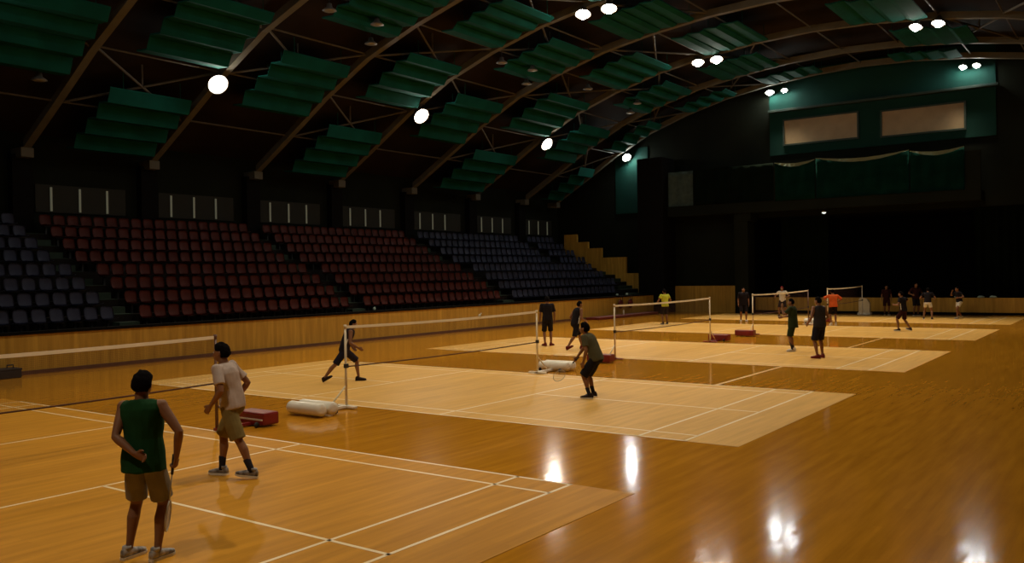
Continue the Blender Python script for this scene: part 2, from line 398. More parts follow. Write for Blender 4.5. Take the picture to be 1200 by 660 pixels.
# ------------------------------------------------------------------ seats
def shell(w, h, t, bow, round_=0.35, nx=8, ny=7):
    """rounded bowed plastic panel in the local (x = width, y = height) plane, thickness along z"""
    b = BM(); g = []
    for j in range(ny+1):
        row = []
        for i in range(nx+1):
            u = 2*i/nx-1; v = 2*j/ny-1
            k = 1 - round_*0.5*(abs(u)**3)*(abs(v)**3)
            row.append(b.verts.new((u*w/2*k, v*h/2*k, bow*(u*u) + bow*0.5*(v*v))))
        g.append(row)
    for j in range(ny):
        for i in range(nx): b.faces.new((g[j][i], g[j][i+1], g[j+1][i+1], g[j+1][i]))
    bmesh.ops.solidify(b, geom=list(b.faces), thickness=t)
    return b
def seat_proto(m, label):
    t = thing('stadium_seat', label, 'seat')
    b = shell(0.42, 0.40, 0.03, 0.05)
    mt = Matrix.Translation((-0.20, 0, 0.52)) @ Matrix.Rotation(R(-12), 4, 'Y') @ Matrix(((0, 0, 1, 0), (1, 0, 0, 0), (0, 1, 0, 0), (0, 0, 0, 1)))
    bmesh.ops.transform(b, matrix=mt, verts=b.verts); finish(b, 'backrest', m, t, True)
    b = shell(0.42, 0.40, 0.03, 0.03)
    mt = Matrix.Translation((0.0, 0, 0.32)) @ Matrix.Rotation(R(-5), 4, 'Y') @ Matrix(((0, 1, 0, 0), (1, 0, 0, 0), (0, 0, 1, 0), (0, 0, 0, 1)))
    bmesh.ops.transform(b, matrix=mt, verts=b.verts); finish(b, 'seat_pan', m, t, True)
    b = BM(); box(b, -0.16, -0.08, -0.03, 0.03, 0.0, 0.32); box(b, -0.2, 0.04, -0.12, 0.12, 0.285, 0.315); finish(b, 'bracket', M['black_metal'], t)
    return t
BLOCKS = [  # name, material, y for rows 1-4, y for rows 5-8
    ('blue', 'left blue block', (4.3, 8.80), (5.2, 8.80), 'R'),
    ('red', 'nearer red block', (9.55, 18.40), (9.55, 18.40), 'L'),
    ('red', 'farther red block', (19.15, 28.28), (19.15, 28.28), 'L'),
    ('blue', 'far blue block', (29.25, 41.0), (29.25, 38.5), 'L'),
    ('blue', 'farthest blue block', None, (39.45, 42.5), 'L')]
seats = []
for col, bname, lo_, hi_, side in BLOCKS:
    for k in range(8):
        rg = lo_ if k < 4 else hi_
        if rg is None: continue
        y0, y1 = rg
        if bname == 'far blue block' and k == 0: y1 = 39.6
        n = int((y1-y0)/0.468); st = (y1-y0)/n
        for i in range(n):
            y = y0 + st*(i+0.5)
            seats.append((((12.13-ROWX[k])**2 + (y+5.6)**2), col, bname, k, (i if side == 'L' else n-1-i), ROWX[k]-0.42, y, ROWZ[k], side))
seats.sort()
protos = {}
for n, (d, col, bname, k, i, x, y, z, side) in enumerate(seats[:300]):
    lab = '%s plastic seat, %s row up, %s from %s of %s' % (col, ORD[k], ORD[i], 'left end' if side == 'L' else 'aisle', bname)
    grp = '%s seats on the terrace' % col
    if col not in protos:
        protos[col] = seat_proto(M[col+'_seat'], lab); protos[col]['group'] = grp; protos[col].location = (x, y, z)
    else: dup(protos[col], (x, y, z), None, lab, grp)
# the remaining, farthest seats as one object
bm = BM(); src = {}
for col in ('red', 'blue'):
    for ch in protos[col].children:
        if ch.name.startswith('bracket'): continue
        src.setdefault(col, []).append(ch.data)
for d, col, bname, k, i, x, y, z, side in seats[300:]:
    for me in src[col]:
        nv = len(bm.verts); nf = len(bm.faces); bm.from_mesh(me); bm.verts.ensure_lookup_table(); bm.faces.ensure_lookup_table()
        for v in bm.verts[nv:]: v.co += Vector((x, y, z))
        for f in bm.faces[nf:]: f.material_index = 0 if col == 'red' else 1; f.smooth = True
rest = finish(bm, 'stadium_seats', [M['red_seat'], M['blue_seat']], None)
tag(rest, 'rows of far blue and red seats on the distant half of the terrace', 'seats', None, 'stuff')

# ------------------------------------------------------------------ roof steel
def rib(y, name_lab):
    t = thing('roof_arch', name_lab, 'roof arch', (0, y, 6.9), 0, 'steel roof arches'); t['kind'] = 'structure'
    b = BM(); pts = [(x, z) for x, z in PROF if abs(x) < 19.5]; w = 0.13; h = 0.28; rings = []
    for x, z in pts:
        rings.append([b.verts.new((x, s*w, z-6.9+q)) for s, q in ((-1, 0), (1, 0), (1, h), (-1, h))])
    for A, B in zip(rings, rings[1:]):
        for k in range(4): b.faces.new((A[k], A[(k+1) % 4], B[(k+1) % 4], B[k]))
    b.faces.new(rings[0][::-1]); b.faces.new(rings[-1])
    finish(b, 'rib', M['steel'], t)
    for s in (-1, 1):
        b = BM(); box(b, s*19.55-0.38, s*19.55+0.38, -0.22, 0.22, -0.12, 0.22, bev=0.03); finish(b, 'bearing', M['steel'], t)
    return t
rib(4.4, 'steel roof arch just outside the top left corner')
for i, y in enumerate(ARCH_Y):
    rib(y, 'brown steel roof arch, %s from the left' % ORD[i])
rib(43.0, 'dark steel roof arch against the end wall')
NODES = [-17.2, -14.8, -12.4, -10.0, -7.6, -5.2, -2.6, 0, 2.6, 5.2, 7.6, 10.0, 12.4, 14.8, 17.2]
AY = [4.4] + ARCH_Y + [43.0]
for bay in range(len(AY)-1):
    y0, y1 = AY[bay], AY[bay+1]; b = BM()
    for x in NODES:
        z = arch_z(x)+0.2; tube(b, [(x, y0+0.13, z), (x, y1-0.13, z)], 0.035, 6)
    for j, (xa, xb) in enumerate(zip(NODES, NODES[1:])):
        if (j+bay) % 2 == 0 or abs(xa) < 3: continue
        za, zb = arch_z(xa)+0.16, arch_z(xb)+0.16
        tube(b, [(xa, y0+0.13, za), (xb, y1-0.13, zb)], 0.045, 6); tube(b, [(xb, y0+0.13, zb), (xa, y1-0.13, za)], 0.045, 6)
        xm, ym, zm = (xa+xb)/2, (y0+y1)/2, (za+zb)/2
        tube(b, [(xm, ym, zm), (xm, ym, arch_z(xm)+0.93)], 0.035, 6)
    struct(finish(b, 'roof_bracing', M['steel_dark']), 'thin crossed steel bracing in roof bay %s from left' % ORD[bay], 'bracing')

# green acoustic baffles hanging between the arches
def baffle(x0, x1, y0, y1, label):
    n = 4; st = (x1-x0)/n; s = -1 if (x0+x1) < 0 else 1
    xm, ym = (x0+x1)/2, (y0+y1)/2; z0 = arch_z(xm)
    t = thing('acoustic_baffle', label, 'acoustic baffle', (xm, ym, z0), 0, 'green baffles under the roof')
    L = (y1-y0)/2
    for k in range(n):
        xa = x0+st*k; xb = xa+st
        xl, xh = (xa, xb) if s < 0 else (xb, xa)          # low end is the outer end
        zl = arch_z(xl)-z0; zh = arch_z(xh)-z0
        d = xh-xl
        p = [(xl, zl-0.02), (xl+d*0.72, zl-0.06), (xl+d*0.98, zh-0.06)]      # level soffit, then an upright face
        p = [(q-xm, w) for q, w in p]
        b = BM(); g = []
        for yy in (-L, L):
            g.append([b.verts.new((q, yy, w)) for q, w in p] + [b.verts.new((q, yy, w+0.05)) for q, w in p[::-1]])
        m = len(g[0])
        for i in range(m): b.faces.new((g[0][i], g[0][(i+1) % m], g[1][(i+1) % m], g[1][i]))
        b.faces.new(g[0][::-1]); b.faces.new(g[1])
        for yy in (-L*0.7, L*0.7):
            xq = (p[2][0]); zq = p[2][1]
            tube(b, [(xq, yy, zq+0.03), (xq, yy, zq+0.6)], 0.012, 5)
        finish(b, 'baffle_panel', M['baffle'], t)
    return t
ODD = [(-19.0, -16.0, 'lowest'), (-14.4, -11.3, 'second up'), (-9.7, -6.6, 'third up'), (-4.9, -1.8, 'left of the ridge')]
EVEN = [(-15.9, -12.9, 'lowest'), (-10.9, -7.8, 'second up'), (-6.1, -3.0, 'third up')]
for bay in range(len(AY)-1):
    y0, y1 = AY[bay], AY[bay+1]; a0 = y0+1.25; a1 = y1-0.45
    if y1 > 42: a1 = y1-0.6
    for side in (1, -1):
        for x0, x1, w in (ODD if bay % 2 == 1 else EVEN):
            if side < 0 and x1 < -5: continue               # nothing of these shows on the right half
            bayw = 'left of the first arch' if bay == 0 else ('between arches %s and %s' % (ORD[bay-1], ORD[bay]) if bay < 7 else 'beyond the seventh arch')
            half = w if side > 0 else ('right of the ridge' if w != 'third up' else 'right side')
            lab = 'green stepped baffle %s, %s' % (bayw, half)
            if side > 0: baffle(x0, x1, a0, a1, lab)
            else: baffle(-x1, -x0, a0, a1, lab)

# ------------------------------------------------------------------ lamps
def aim(o, d):
    o.rotation_mode = 'QUATERNION'; o.rotation_quaternion = Vector(d).to_track_quat('-Z', 'Y')
def lamp(x, y, z, target, power, label, group, blend=0.6, cone=120, size=1.0):
    t = thing('floodlight', label, 'lamp', (x, y, z), 0, group)
    d = (Vector(target)-Vector((x, y, z))).normalized()
    q = d.to_track_quat('-Z', 'Y').to_matrix().to_4x4()
    b = BM(); prof = [(0.05, 0.40), (0.13, 0.38), (0.15, 0.22), (0.24, 0.12), (0.36, -0.06), (0.38, -0.08), (0.345, -0.06), (0.22, 0.09), (0.05, 0.14)]
    lathe(b, [(r_*size, z_*size) for r_, z_ in prof], 20, q); finish(b, 'reflector', M['lamp_body'], t, True)
    b = BM(); vs = ball(b, (0, 0, -0.07*size), (0.22*size, 0.22*size, 0.21*size)); bmesh.ops.transform(b, matrix=q, verts=b.verts); finish(b, 'bulb', M['hot_bulb'] if y > 43 else M['bulb'], t, True)
    b = BM(); up = Vector((0, 0, max(0.30, arch_z(x)+0.02-z)))
    base = q @ Vector((0, 0, 0.36))
    tube(b, [base, (0, 0, max(up.z, 0.42))], 0.025, 8); tube(b, [(0, -0.25, max(up.z, 0.42)), (0, 0.25, max(up.z, 0.42))], 0.03, 8)
    finish(b, 'bracket', M['black_metal'], t)
    l = bpy.data.lights.new('flood', 'SPOT'); l.energy = power; l.color = LAMP_COLOR; l.spot_size = R(cone); l.spot_blend = blend; l.shadow_soft_size = 0.22
    lo = bpy.data.objects.new('light', l); COL.objects.link(lo); lo.parent = t
    lo.location = d*0.27; aim(lo, d)
    return t
for i, (x, y, z) in enumerate(((-14.75, 13.75, 9.45), (-14.02, 23.80, 9.60), (-14.35, 34.40, 9.55), (-14.35, 43.5, 9.72))):
    lamp(x, y, z, ((-2.0, -2.0, -2.0, -6.0)[i], y-(2.5, 2.5, 2.5, 6.0)[i], 0), SIDE_POWER*(0.75, 0.8, 0.85, 0.4)[i], 'bright lamp of the left row, %s from the left' % ORD[i], 'lamps of the left row', 0.5, (112, 112, 112, 80)[i], (1, 1, 1, 0.8)[i])
MIDW = ['pair at the top edge', 'pair nearer than the end wall', 'pair at the end wall']
for i, (y, z) in enumerate(((23.75, 12.55), (34.3, 12.62), (43.5, 12.58))):
    for j, x in enumerate(((-5.5, -4.35), (-5.4, -4.45), (-5.12, -4.28))[i]):
        lamp(x, y, z, (x+2, y-(4.0, 4.0, 4.5)[i], 0), MID_POWER*(0.6, 0.6, 0.4)[i], '%s bright lamp of middle row, %s' % (('left', 'right')[j], MIDW[i]), 'lamps of the middle row', 0.5, (105, 105, 74)[i], (0.85, 0.85, 0.7 - 0.15*j)[i])
for i, (y, z) in enumerate(((34.3, 12.6), (43.5, 12.52))):
    for j, x in enumerate(((4.38, 5.25), (4.77, 5.37))[i]):
        lamp(x, y, z, (x-1.5, y-(4.0, 4.5)[i], 0), MID_POWER*(0.5, 0.35)[i], '%s bright lamp of right row, %s' % (('left', 'right')[j], ('pair at the top right edge', 'pair above the right tan window')[i]), 'lamps of the right row', 0.5, (105, 74)[i], (0.75, 0.55)[i])
# the same rows go on towards the camera, above the top edge of the photo
for x, y, tx, w in ((-5.2, 13.9, 1, 'middle row, next one towards the camera'), (-5.2, 4.2, 1, 'middle row, second one towards the camera'), (4.8, 24.2, -1, 'right row, next one towards the camera'),
                    (4.8, 14.0, -1, 'right row, second one towards the camera'), (4.8, 4.2, -1, 'right row, third one towards the camera'), (4.8, -6.0, -1, 'right row, last one behind the camera')):
    lamp(x, y, 12.72, (x+tx, y-1, 0), MID_POWER*((0.6 if x < 0 else 1.0) if y < 10 else (0.5 if x < 0 and y < 20 else 0.8)), 'bright lamp above the picture, ' + w, 'lamps out of the frame', 0.5, 110)
lamp(-13.85, 4.0, 9.55, (-1.0, 3.0, 0), SIDE_POWER*0.12, 'bright lamp of the left row, just outside the picture', 'lamps out of the frame', 0.5, 112)
# unlit high-bay lamps
def dead(x, y, z, label):
    t = thing('high_bay_lamp', label, 'lamp', (x, y, z), 0, 'unlit lamps under the roof')
    b = BM(); lathe(b, [(0.03, 0.24), (0.08, 0.22), (0.10, 0.10), (0.23, 0.0), (0.24, -0.02)], 18); finish(b, 'shade', M['lamp_body'], t, True)
    b = BM(); lathe(b, [(0.21, -0.005), (0.18, -0.04), (0.08, -0.06)], 18); finish(b, 'glass', M['dead_lamp'], t, True)
    b = BM(); tube(b, [(0, 0, 0.22), (0, 0, 0.56)], 0.012, 6); finish(b, 'rod', M['black_metal'], t)
DEAD = [(-9.97, 14.75, 'just right of the second arch'), (-9.93, 16.95, 'upper of two left of the third arch'), (-10.99, 17.7, 'lower of two left of the third arch'),
        (-9.9, 24.35, 'just under the fourth arch'), (-10.73, 27.36, 'lower of two left of the fifth arch'), (-9.75, 26.43, 'upper of two left of the fifth arch'),
        (-9.84, 31.33, 'between the fifth and sixth arches'), (-9.76, 36.3, 'upper of two beyond the sixth arch'), (-10.63, 37.15, 'lower of two beyond the sixth arch'), (-15.8, 8.0, 'left of the first arch')]
for x, y, w in DEAD: dead(x, y, arch_z(x)-0.35, 'unlit pale lamp under the roof, ' + w)

# ------------------------------------------------------------------ courts
CW = ['nearest badminton court, under the man in green', 'second badminton court from camera, pale boards', 'third badminton court from camera, pale boards',
      'fourth badminton court from camera, pale boards', 'farthest badminton court by the end wall']
HX = 7.5
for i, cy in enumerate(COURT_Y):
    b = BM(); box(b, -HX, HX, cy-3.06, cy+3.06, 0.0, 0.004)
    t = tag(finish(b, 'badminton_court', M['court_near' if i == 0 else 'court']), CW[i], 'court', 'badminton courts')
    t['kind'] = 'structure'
    b = BM(); lw = 0.022
    def ln(x0, x1, y0, y1): box(b, x0, x1, cy+y0, cy+y1, 0.004, 0.0055)
    for s in (-1, 1):
        ln(-6.7, 6.7, s*3.03-lw, s*3.03+lw); ln(-6.7, 6.7, s*2.57-lw, s*2.57+lw)
        for x in (6.68, 5.92, 1.98): ln(s*x-lw, s*x+lw, -3.05, 3.05)
        ln(min(s*1.98, s*6.7), max(s*1.98, s*6.7), -lw, lw)
    finish(b, 'court_lines', M['line'], t)['label'] = 'cream painted court lines'
b = BM()
for y0, y1 in ((COURT_Y[1]+3.07, COURT_Y[2]-3.07), (COURT_Y[2]+3.07, COURT_Y[3]-3.07)):
    box(b, 4.55, 4.63, y0, y1, 0, 0.0015)
struct(finish(b, 'floor_line', M['faded']), 'pale line on the bare floor between the courts', 'floor line')

def net(cy, y0, y1, label, sag=0.03):
    t = thing('badminton_net', label, 'net', (0, cy, 0), 0, 'badminton nets')
    n = 24
    def zc(y): u = (y-y0)/(y1-y0); return 1.55 - sag*4*u*(1-u)
    ys = [y0 + (y1-y0)*i/n for i in range(n+1)]
    b = BM(); r = []
    for y in ys: r.append([b.verts.new((s*0.008, y-cy, zc(y)+q)) for s, q in ((-1, 0), (1, 0), (1, -0.05), (-1, -0.05))])
    for A, B in zip(r, r[1:]):
        for k in range(4): b.faces.new((A[k], A[(k+1) % 4], B[(k+1) % 4], B[k]))
    b.faces.new(r[0][::-1]); b.faces.new(r[-1]); finish(b, 'tape', M['tape'], t)
    b = BM(); r = [[b.verts.new((0, y-cy, z)) for y in ys for z in (zc(y)-0.045,)], [b.verts.new((0, y-cy, zc(y)-0.76)) for y in ys]]
    for k in range(n): b.faces.new((r[0][k], r[0][k+1], r[1][k+1], r[1][k]))
    finish(b, 'mesh', M['netting'], t)
    b = BM(); tube(b, [(0, y-cy, zc(y)-0.765) for y in ys], 0.013, 6); finish(b, 'bottom_cord', M['cord'], t)
    return t
def post(y, out, style, label, brown=False):
    """out = +1/-1: side of the court the weights stand on"""
    t = thing('net_post', label, 'net post', (0, y, 0), 0, 'net posts')
    pm = {'white': M['cream'], 'brown': M['brown_steel'], 'red': M['cream'], 'far': M['white_steel']}[style]
    if brown: pm = M['brown_steel']
    b = BM(); tube(b, [(0, 0, 0.05), (0, 0, 1.50)], [0.026, 0.021], 12); tube(b, [(0, 0, 1.50), (0, 0, 1.57)], [0.028, 0.028], 12); finish(b, 'upright', pm, t, True)
    b = BM(); box(b, -0.04, 0.04, min(0, out*0.75)-0.04, max(0, out*0.75)+0.04, 0.02, 0.07, bev=0.008)
    if style != 'brown': box(b, -0.25, 0.25, -0.04, 0.04, 0.02, 0.06, bev=0.008)
    finish(b, 'foot_frame', M['white_steel'] if style in ('white', 'far') else M['red_steel'], t)
    b = BM(); tube(b, [(0, out*0.45, 0.06), (0, out*0.02, 0.42)], 0.016, 8); finish(b, 'brace', pm, t, True)
    b = BM(); box(b, -0.03, 0.03, -0.03, 0.05, 0.76, 0.84, bev=0.008); finish(b, 'tension_cleat', M['black_metal'], t)
    if style == 'white':
        for s in (0, 1):
            b = BM(); yy = out*(0.72 + 0.26*s); m = Matrix.Translation((0.02, yy, 0.135)) @ Matrix.Rotation(PI/2, 4, 'Y')
            lathe(b, [(0.05, -0.43), (0.105, -0.42), (0.115, -0.39), (0.115, 0.39), (0.105, 0.42), (0.05, 0.43)], 20, m)
            w = finish(b, 'counterweight', M['white_steel'], t, True); w['label'] = 'white cylindrical weight'
        for s in (-1, 1):
            b = BM(); lathe(b, [(0.045, -0.02), (0.05, 0), (0.045, 0.02)], 14, Matrix.Translation((s*0.3, out*0.55, 0.05)) @ Matrix.Rotation(PI/2, 4, 'Y'))
            finish(b, 'wheel', M['rubber'], t, True)
    elif style in ('red', 'brown'):
        b = BM(); box(b, -0.36, 0.36, out*0.80-0.16, out*0.80+0.16, 0.03, 0.24, bev=0.035)
        w = finish(b, 'counterweight', M['red_steel'], t); w['label'] = 'dark red weight box'
        b = BM(); box(b, -0.33, 0.33, -0.168+out*0.80, -0.160+out*0.80, 0.11, 0.135); finish(b, 'stripe', M['plastic_white'], w) if style == 'brown' else b.free()
        for s in (-1, 1):
            b = BM(); lathe(b, [(0.04, -0.02), (0.05, 0), (0.04, 0.02)], 14, Matrix.Translation((s*0.25, out*0.58, 0.05)) @ Matrix.Rotation(PI/2, 4, 'Y'))
            finish(b, 'wheel', M['rubber'], t, True)
    else:
        b = BM(); box(b, -0.33, 0.33, out*0.5-0.2, out*0.5+0.2, 0.02, 0.12, bev=0.02); finish(b, 'base_plate', M['white_steel'], t)
        b = BM(); pr = [(-0.28, 0.12), (0.28, 0.12), (0.28, 0.62), (0.12, 0.86), (-0.2, 0.92), (-0.28, 0.80)]
        g = [[b.verts.new((x, out*0.5+q, z)) for x, z in pr] for q in (-0.13, 0.13)]
        for i in range(len(pr)): b.faces.new((g[0][i], g[0][(i+1) % len(pr)], g[1][(i+1) % len(pr)], g[1][i]))
        b.faces.new(g[0][::-1]); b.faces.new(g[1]); finish(b, 'counterweight', M['cream'], t)
    return t
PY = [(-3.05, 3.0), (5.82, 12.17), (16.05, 22.7), (26.75, 33.5), (36.4, 42.6)]
PN = [(a+0.03, b-0.03) for a, b in PY]
net(COURT_Y[0], PN[0][0], PN[0][1], 'nearest net, its white tape crossing left of the men')
net(COURT_Y[1], PN[1][0], PN[1][1], 'second net from camera, behind the roller post')
net(COURT_Y[2], PN[2][0], PN[2][1], 'third net from camera, in front of yellow shirted player')
net(COURT_Y[3], PN[3][0], PN[3][1], 'fourth net from camera, left of player in green tee')
net(COURT_Y[4], PN[4][0], PN[4][1], 'farthest net, beside the orange shirted player')
post(PY[0][0], -1, 'brown', 'nearest net post, left of the picture')
post(PY[0][1], 1, 'brown', 'brown net post hidden behind the man in pale shirt, dark red weight')
post(PY[1][0], -1, 'white', 'cream net post with two white roller weights on the floor')
post(PY[1][1], 1, 'white', 'cream net post with white weights behind the crouching player')
post(PY[2][0], -1, 'red', 'cream net post with dark red weight beside the crouching player')
post(PY[2][1], 1, 'red', 'cream net post with red weight box, near the third net')
post(PY[3][0], -1, 'red', 'net post with red weight at left end of fourth net')
post(PY[3][1], 1, 'white', 'brown net post with white weight, right end of fourth net', True)
post(PY[4][0], -1, 'red', 'net post with red weight at left end of farthest net')
post(PY[4][1], 1, 'far', 'white net post with cream counterweight near the stage')

# ------------------------------------------------------------------ small things
def shuttle(loc, tilt, label):
    t = thing('shuttlecock', label, 'shuttlecock', loc); t.rotation_euler = tilt
    b = BM(); lathe(b, [(0.004, -0.005), (0.011, 0), (0.0135, 0.01), (0.0135, 0.024), (0.006, 0.026)], 14); finish(b, 'cork', M['plastic_white'], t, True)
    b = BM()
    for k in range(16):
        a = 2*PI*k/16; c, s = math.cos(a), math.sin(a)
        q = [b.verts.new((c*r - s*w, s*r + c*w, z)) for r, w, z in ((0.011, -0.001, 0.022), (0.011, 0.001, 0.022), (0.026, 0.006, 0.06), (0.033, 0.004, 0.085), (0.031, -0.004, 0.085), (0.025, -0.004, 0.06))]
        b.faces.new(q)
    bmesh.ops.solidify(b, geom=list(b.faces), thickness=0.0012); finish(b, 'feathers', M['plastic_white'], t)
shuttle((0.05, 9.9, 1.60), (2.4, 0.3, 0), 'white shuttlecock on the tape of the second net')
b = BM(); box(b, -0.4, 0.4, -3.4, 3.4, 0.0, 0.13, bev=0.03)
o = finish(b, 'gym_mat', M['red_mat'], None, False, (-11.25, 37.2, 0)); tag(o, 'long dark red mat lying at the foot of the barrier', 'mat')
bt = thing('water_bottle', 'small white bottle standing on the dark red mat', 'bottle', (-11.1, 36.9, 0.13))
b = BM(); lathe(b, [(0.03, 0), (0.04, 0.01), (0.04, 0.20), (0.018, 0.25)], 14); finish(b, 'body', M['plastic_white'], bt, True)
b = BM(); lathe(b, [(0.02, 0.25), (0.02, 0.285)], 12); finish(b, 'cap', M['plastic_white'], bt, True)
t = thing('equipment_box', 'low black box on the floor at far left, against barrier', 'box', (-11.6, 4.9, 0))
b = BM(); box(b, -0.25, 0.25, -0.55, 0.35, 0.0, 0.20, bev=0.02); finish(b, 'body', M['black_metal'], t)
b = BM(); box(b, -0.26, 0.26, -0.56, 0.36, 0.20, 0.25, bev=0.015); finish(b, 'lid', M['rubber'], t)
b = BM(); tube(b, [(0, 0.1, 0.25), (0, 0.1, 0.33), (0, 0.25, 0.33), (0, 0.25, 0.25)], 0.02, 8); finish(b, 'handle', M['black_metal'], t)
def kitbag(y, label):
    t = thing('kit_bag', label, 'bag', (-11.88, y, 0.45), 0, 'bags on the barrier')
    b = BM(); ball(b, (0, 0, 0.22), (0.085, 0.28, 0.26), 18, 12); finish(b, 'body', M['red_mat'], t, True)
    b = BM(); tube(b, [(0.06, -0.12, 0.38), (0.06, -0.10, 0.70), (-0.12, -0.08, 0.705), ], 0.016, 8); tube(b, [(0.06, 0.12, 0.38), (0.06, 0.10, 0.70), (-0.12, 0.08, 0.705)], 0.016, 8); finish(b, 'strap', M['rubber'], t, True)
    return t
kitbag(38.0, 'dark red bag hanging on barrier, left of two'); kitbag(39.15, 'dark red bag hanging on barrier, right of two')
def bundle(loc, s, name, label, cat, m, grp=None, seed=1):
    b = BM(); bmesh.ops.create_icosphere(b, subdivisions=3, radius=1)
    for v in b.verts:
        n = noise.noise(v.co*1.7 + Vector((seed, 0, 0)))*0.35; c = v.co*(1+n); v.co = Vector((c.x*s[0], c.y*s[1], max(-0.85, c.z)*s[2] + s[2]*0.85))
    o = finish(b, name, m, None, True, loc); tag(o, label, cat, grp); return o
bundle((-12.1, 38.0, 1.14), (0.06, 0.12, 0.07), 'towel', 'pale towel bundle on the rail above the left red bag', 'towel', M['pale_cloth'], 'towels on the rail', 2)
bundle((-12.1, 39.15, 1.14), (0.06, 0.12, 0.07), 'towel', 'pale towel bundle on the rail above the right red bag', 'towel', M['pale_cloth'], 'towels on the rail', 3)
bundle((-12.1, 18.75, 1.14), (0.05, 0.06, 0.07), 'towel', 'small grey bundle on the rail at the second stair', 'towel', M['pale_cloth'], 'towels on the rail', 4)
for i, (x, w) in enumerate(((2.9, 'leftmost'), (4.3, 'second from left'), (5.35, 'second from right'), (5.9, 'rightmost'))):
    bundle((x, YE+0.21, 0.88), (0.16, 0.07, 0.06), 'towel', 'grey cloth on the low far boarding, ' + w, 'towel', M['pale_cloth'], 'cloths on the far boarding', 6+i)

# ------------------------------------------------------------------ people
SKIN = mat('brown skin', (0.235, 0.105, 0.050), 0.55, 0.08, 6, spec=0.3)
HAIR = mat('black hair', (0.005, 0.004, 0.004), 0.95, 0.3, 60, spec=0.05)
EYE = mat('eye white', (0.6, 0.57, 0.52), 0.3, 0.02); IRIS = mat('dark iris', (0.02, 0.012, 0.008), 0.3)
CLOTH = {}
def cloth(name, col, rough=0.9):
    if name not in CLOTH: CLOTH[name] = mat(name, col, rough, 0.12, 9, spec=0.15)
    return CLOTH[name]

def remesh(bm, name, m, parent, vox, smooth=4, wrinkle=0.0, wscale=7.0, seed=0):
    bmesh.ops.recalc_face_normals(bm, faces=bm.faces)
    me = bpy.data.meshes.new(name+'_src'); bm.to_mesh(me); bm.free()
    o = bpy.data.objects.new(name, me); COL.objects.link(o)
    r = o.modifiers.new('r', 'REMESH'); r.mode = 'VOXEL'; r.voxel_size = vox; r.adaptivity = 0
    s = o.modifiers.new('s', 'SMOOTH'); s.factor = 0.5; s.iterations = smooth
    dg = bpy.context.evaluated_depsgraph_get(); dg.update()
    nm = bpy.data.meshes.new_from_object(o.evaluated_get(dg), depsgraph=dg)
    bpy.data.objects.remove(o); bpy.data.meshes.remove(me)
    nm.name = name
    if wrinkle:
        nr = [v.normal.copy() for v in nm.vertices]
        for v, n in zip(nm.vertices, nr):
            p = Vector((v.co.x*wscale, v.co.y*wscale, v.co.z*wscale*0.55)) + Vector((seed, 0, 0))
            v.co += n*wrinkle*noise.noise(p) + n*wrinkle*0.5*noise.noise(p*2.3)
    for p in nm.polygons: p.use_smooth = True
    nm.materials.clear(); nm.materials.append(m)
    ob = bpy.data.objects.new(name, nm); COL.objects.link(ob); ob.parent = parent
    return ob

def ik(a, c, l1, l2, pole):
    a, c, pole = Vector(a), Vector(c), Vector(pole)
    d = c-a; D = d.length
    if D > (l1+l2)*0.999: c = a + d*((l1+l2)*0.999/D); d = c-a; D = d.length
    D = max(D, abs(l1-l2)*1.02)
    k = (l1*l1 - l2*l2 + D*D)/(2*D); h = math.sqrt(max(0, l1*l1-k*k))
    n = d.normalized(); p = pole - n*pole.dot(n)
    if p.length < 1e-5: p = Vector((0, 1, 0))
    return a + n*k + p.normalized()*h, c

def lerp(a, b, t): return Vector(a)*(1-t) + Vector(b)*t

def hand(bm, wrist, fdir, pnorm, side, curl):
    """fdir: along the hand, pnorm: out of the palm; side +1 right hand / -1 left hand"""
    f = Vector(fdir).normalized(); n = Vector(pnorm); n = (n - f*n.dot(f)).normalized()
    s = f.cross(n)*side                                 # towards the thumb
    w = Vector(wrist)
    tube(bm, [w - f*0.01, w + f*0.03, w + f*0.07, w + f*0.098], [(0.026, 0.017), (0.036, 0.017), (0.042, 0.016), (0.038, 0.013)], 12, n)
    for k, (off, ln, r) in enumerate(((0.030, 0.074, 0.0095), (0.010, 0.084, 0.0098), (-0.011, 0.078, 0.0095), (-0.031, 0.060, 0.0085))):
        p = w + f*(0.088 - abs(k-1.2)*0.004) + s*off; d = f.copy(); pts = [p]; c = curl*(1+0.08*k)
        spread = s*(off*1.2)
        for j, q in enumerate((0.45, 0.32, 0.23)):
            ang = c*(0.75, 1.0, 0.7)[j]
            d = (d*math.cos(ang) + (n)*math.sin(ang)); nn = (n*math.cos(ang) - f*math.sin(ang)) if j == 0 else n
            d = (d + spread*0.5).normalized()
            # rotate the bending plane along
            n_loc = n
            p = p + d*ln*q; pts.append(p)
            n2 = (n_loc - d*n_loc.dot(d)); n = n2.normalized() if n2.length > 0.05 else -f
        n = Vector(pnorm); n = (n - f*n.dot(f)).normalized()
        tube(bm, pts, [r*1.08, r*1.05, r*0.95, r*0.75], 8)
    p0 = w + f*0.028 + s*0.026; p1 = p0 + (s*0.75 + f*0.65 + n*0.25).normalized()*0.036
    p2 = p1 + (s*0.35 + f*0.85 + n*(0.2+curl*0.4)).normalized()*0.032; p3 = p2 + (f*0.9 + n*(0.2+curl*0.5) + s*0.05).normalized()*0.024
    tube(bm, [p0, p1, p2, p3], [0.014, 0.0125, 0.011, 0.008], 8)
    return w + f*0.085 + n*0.026, f, s, n

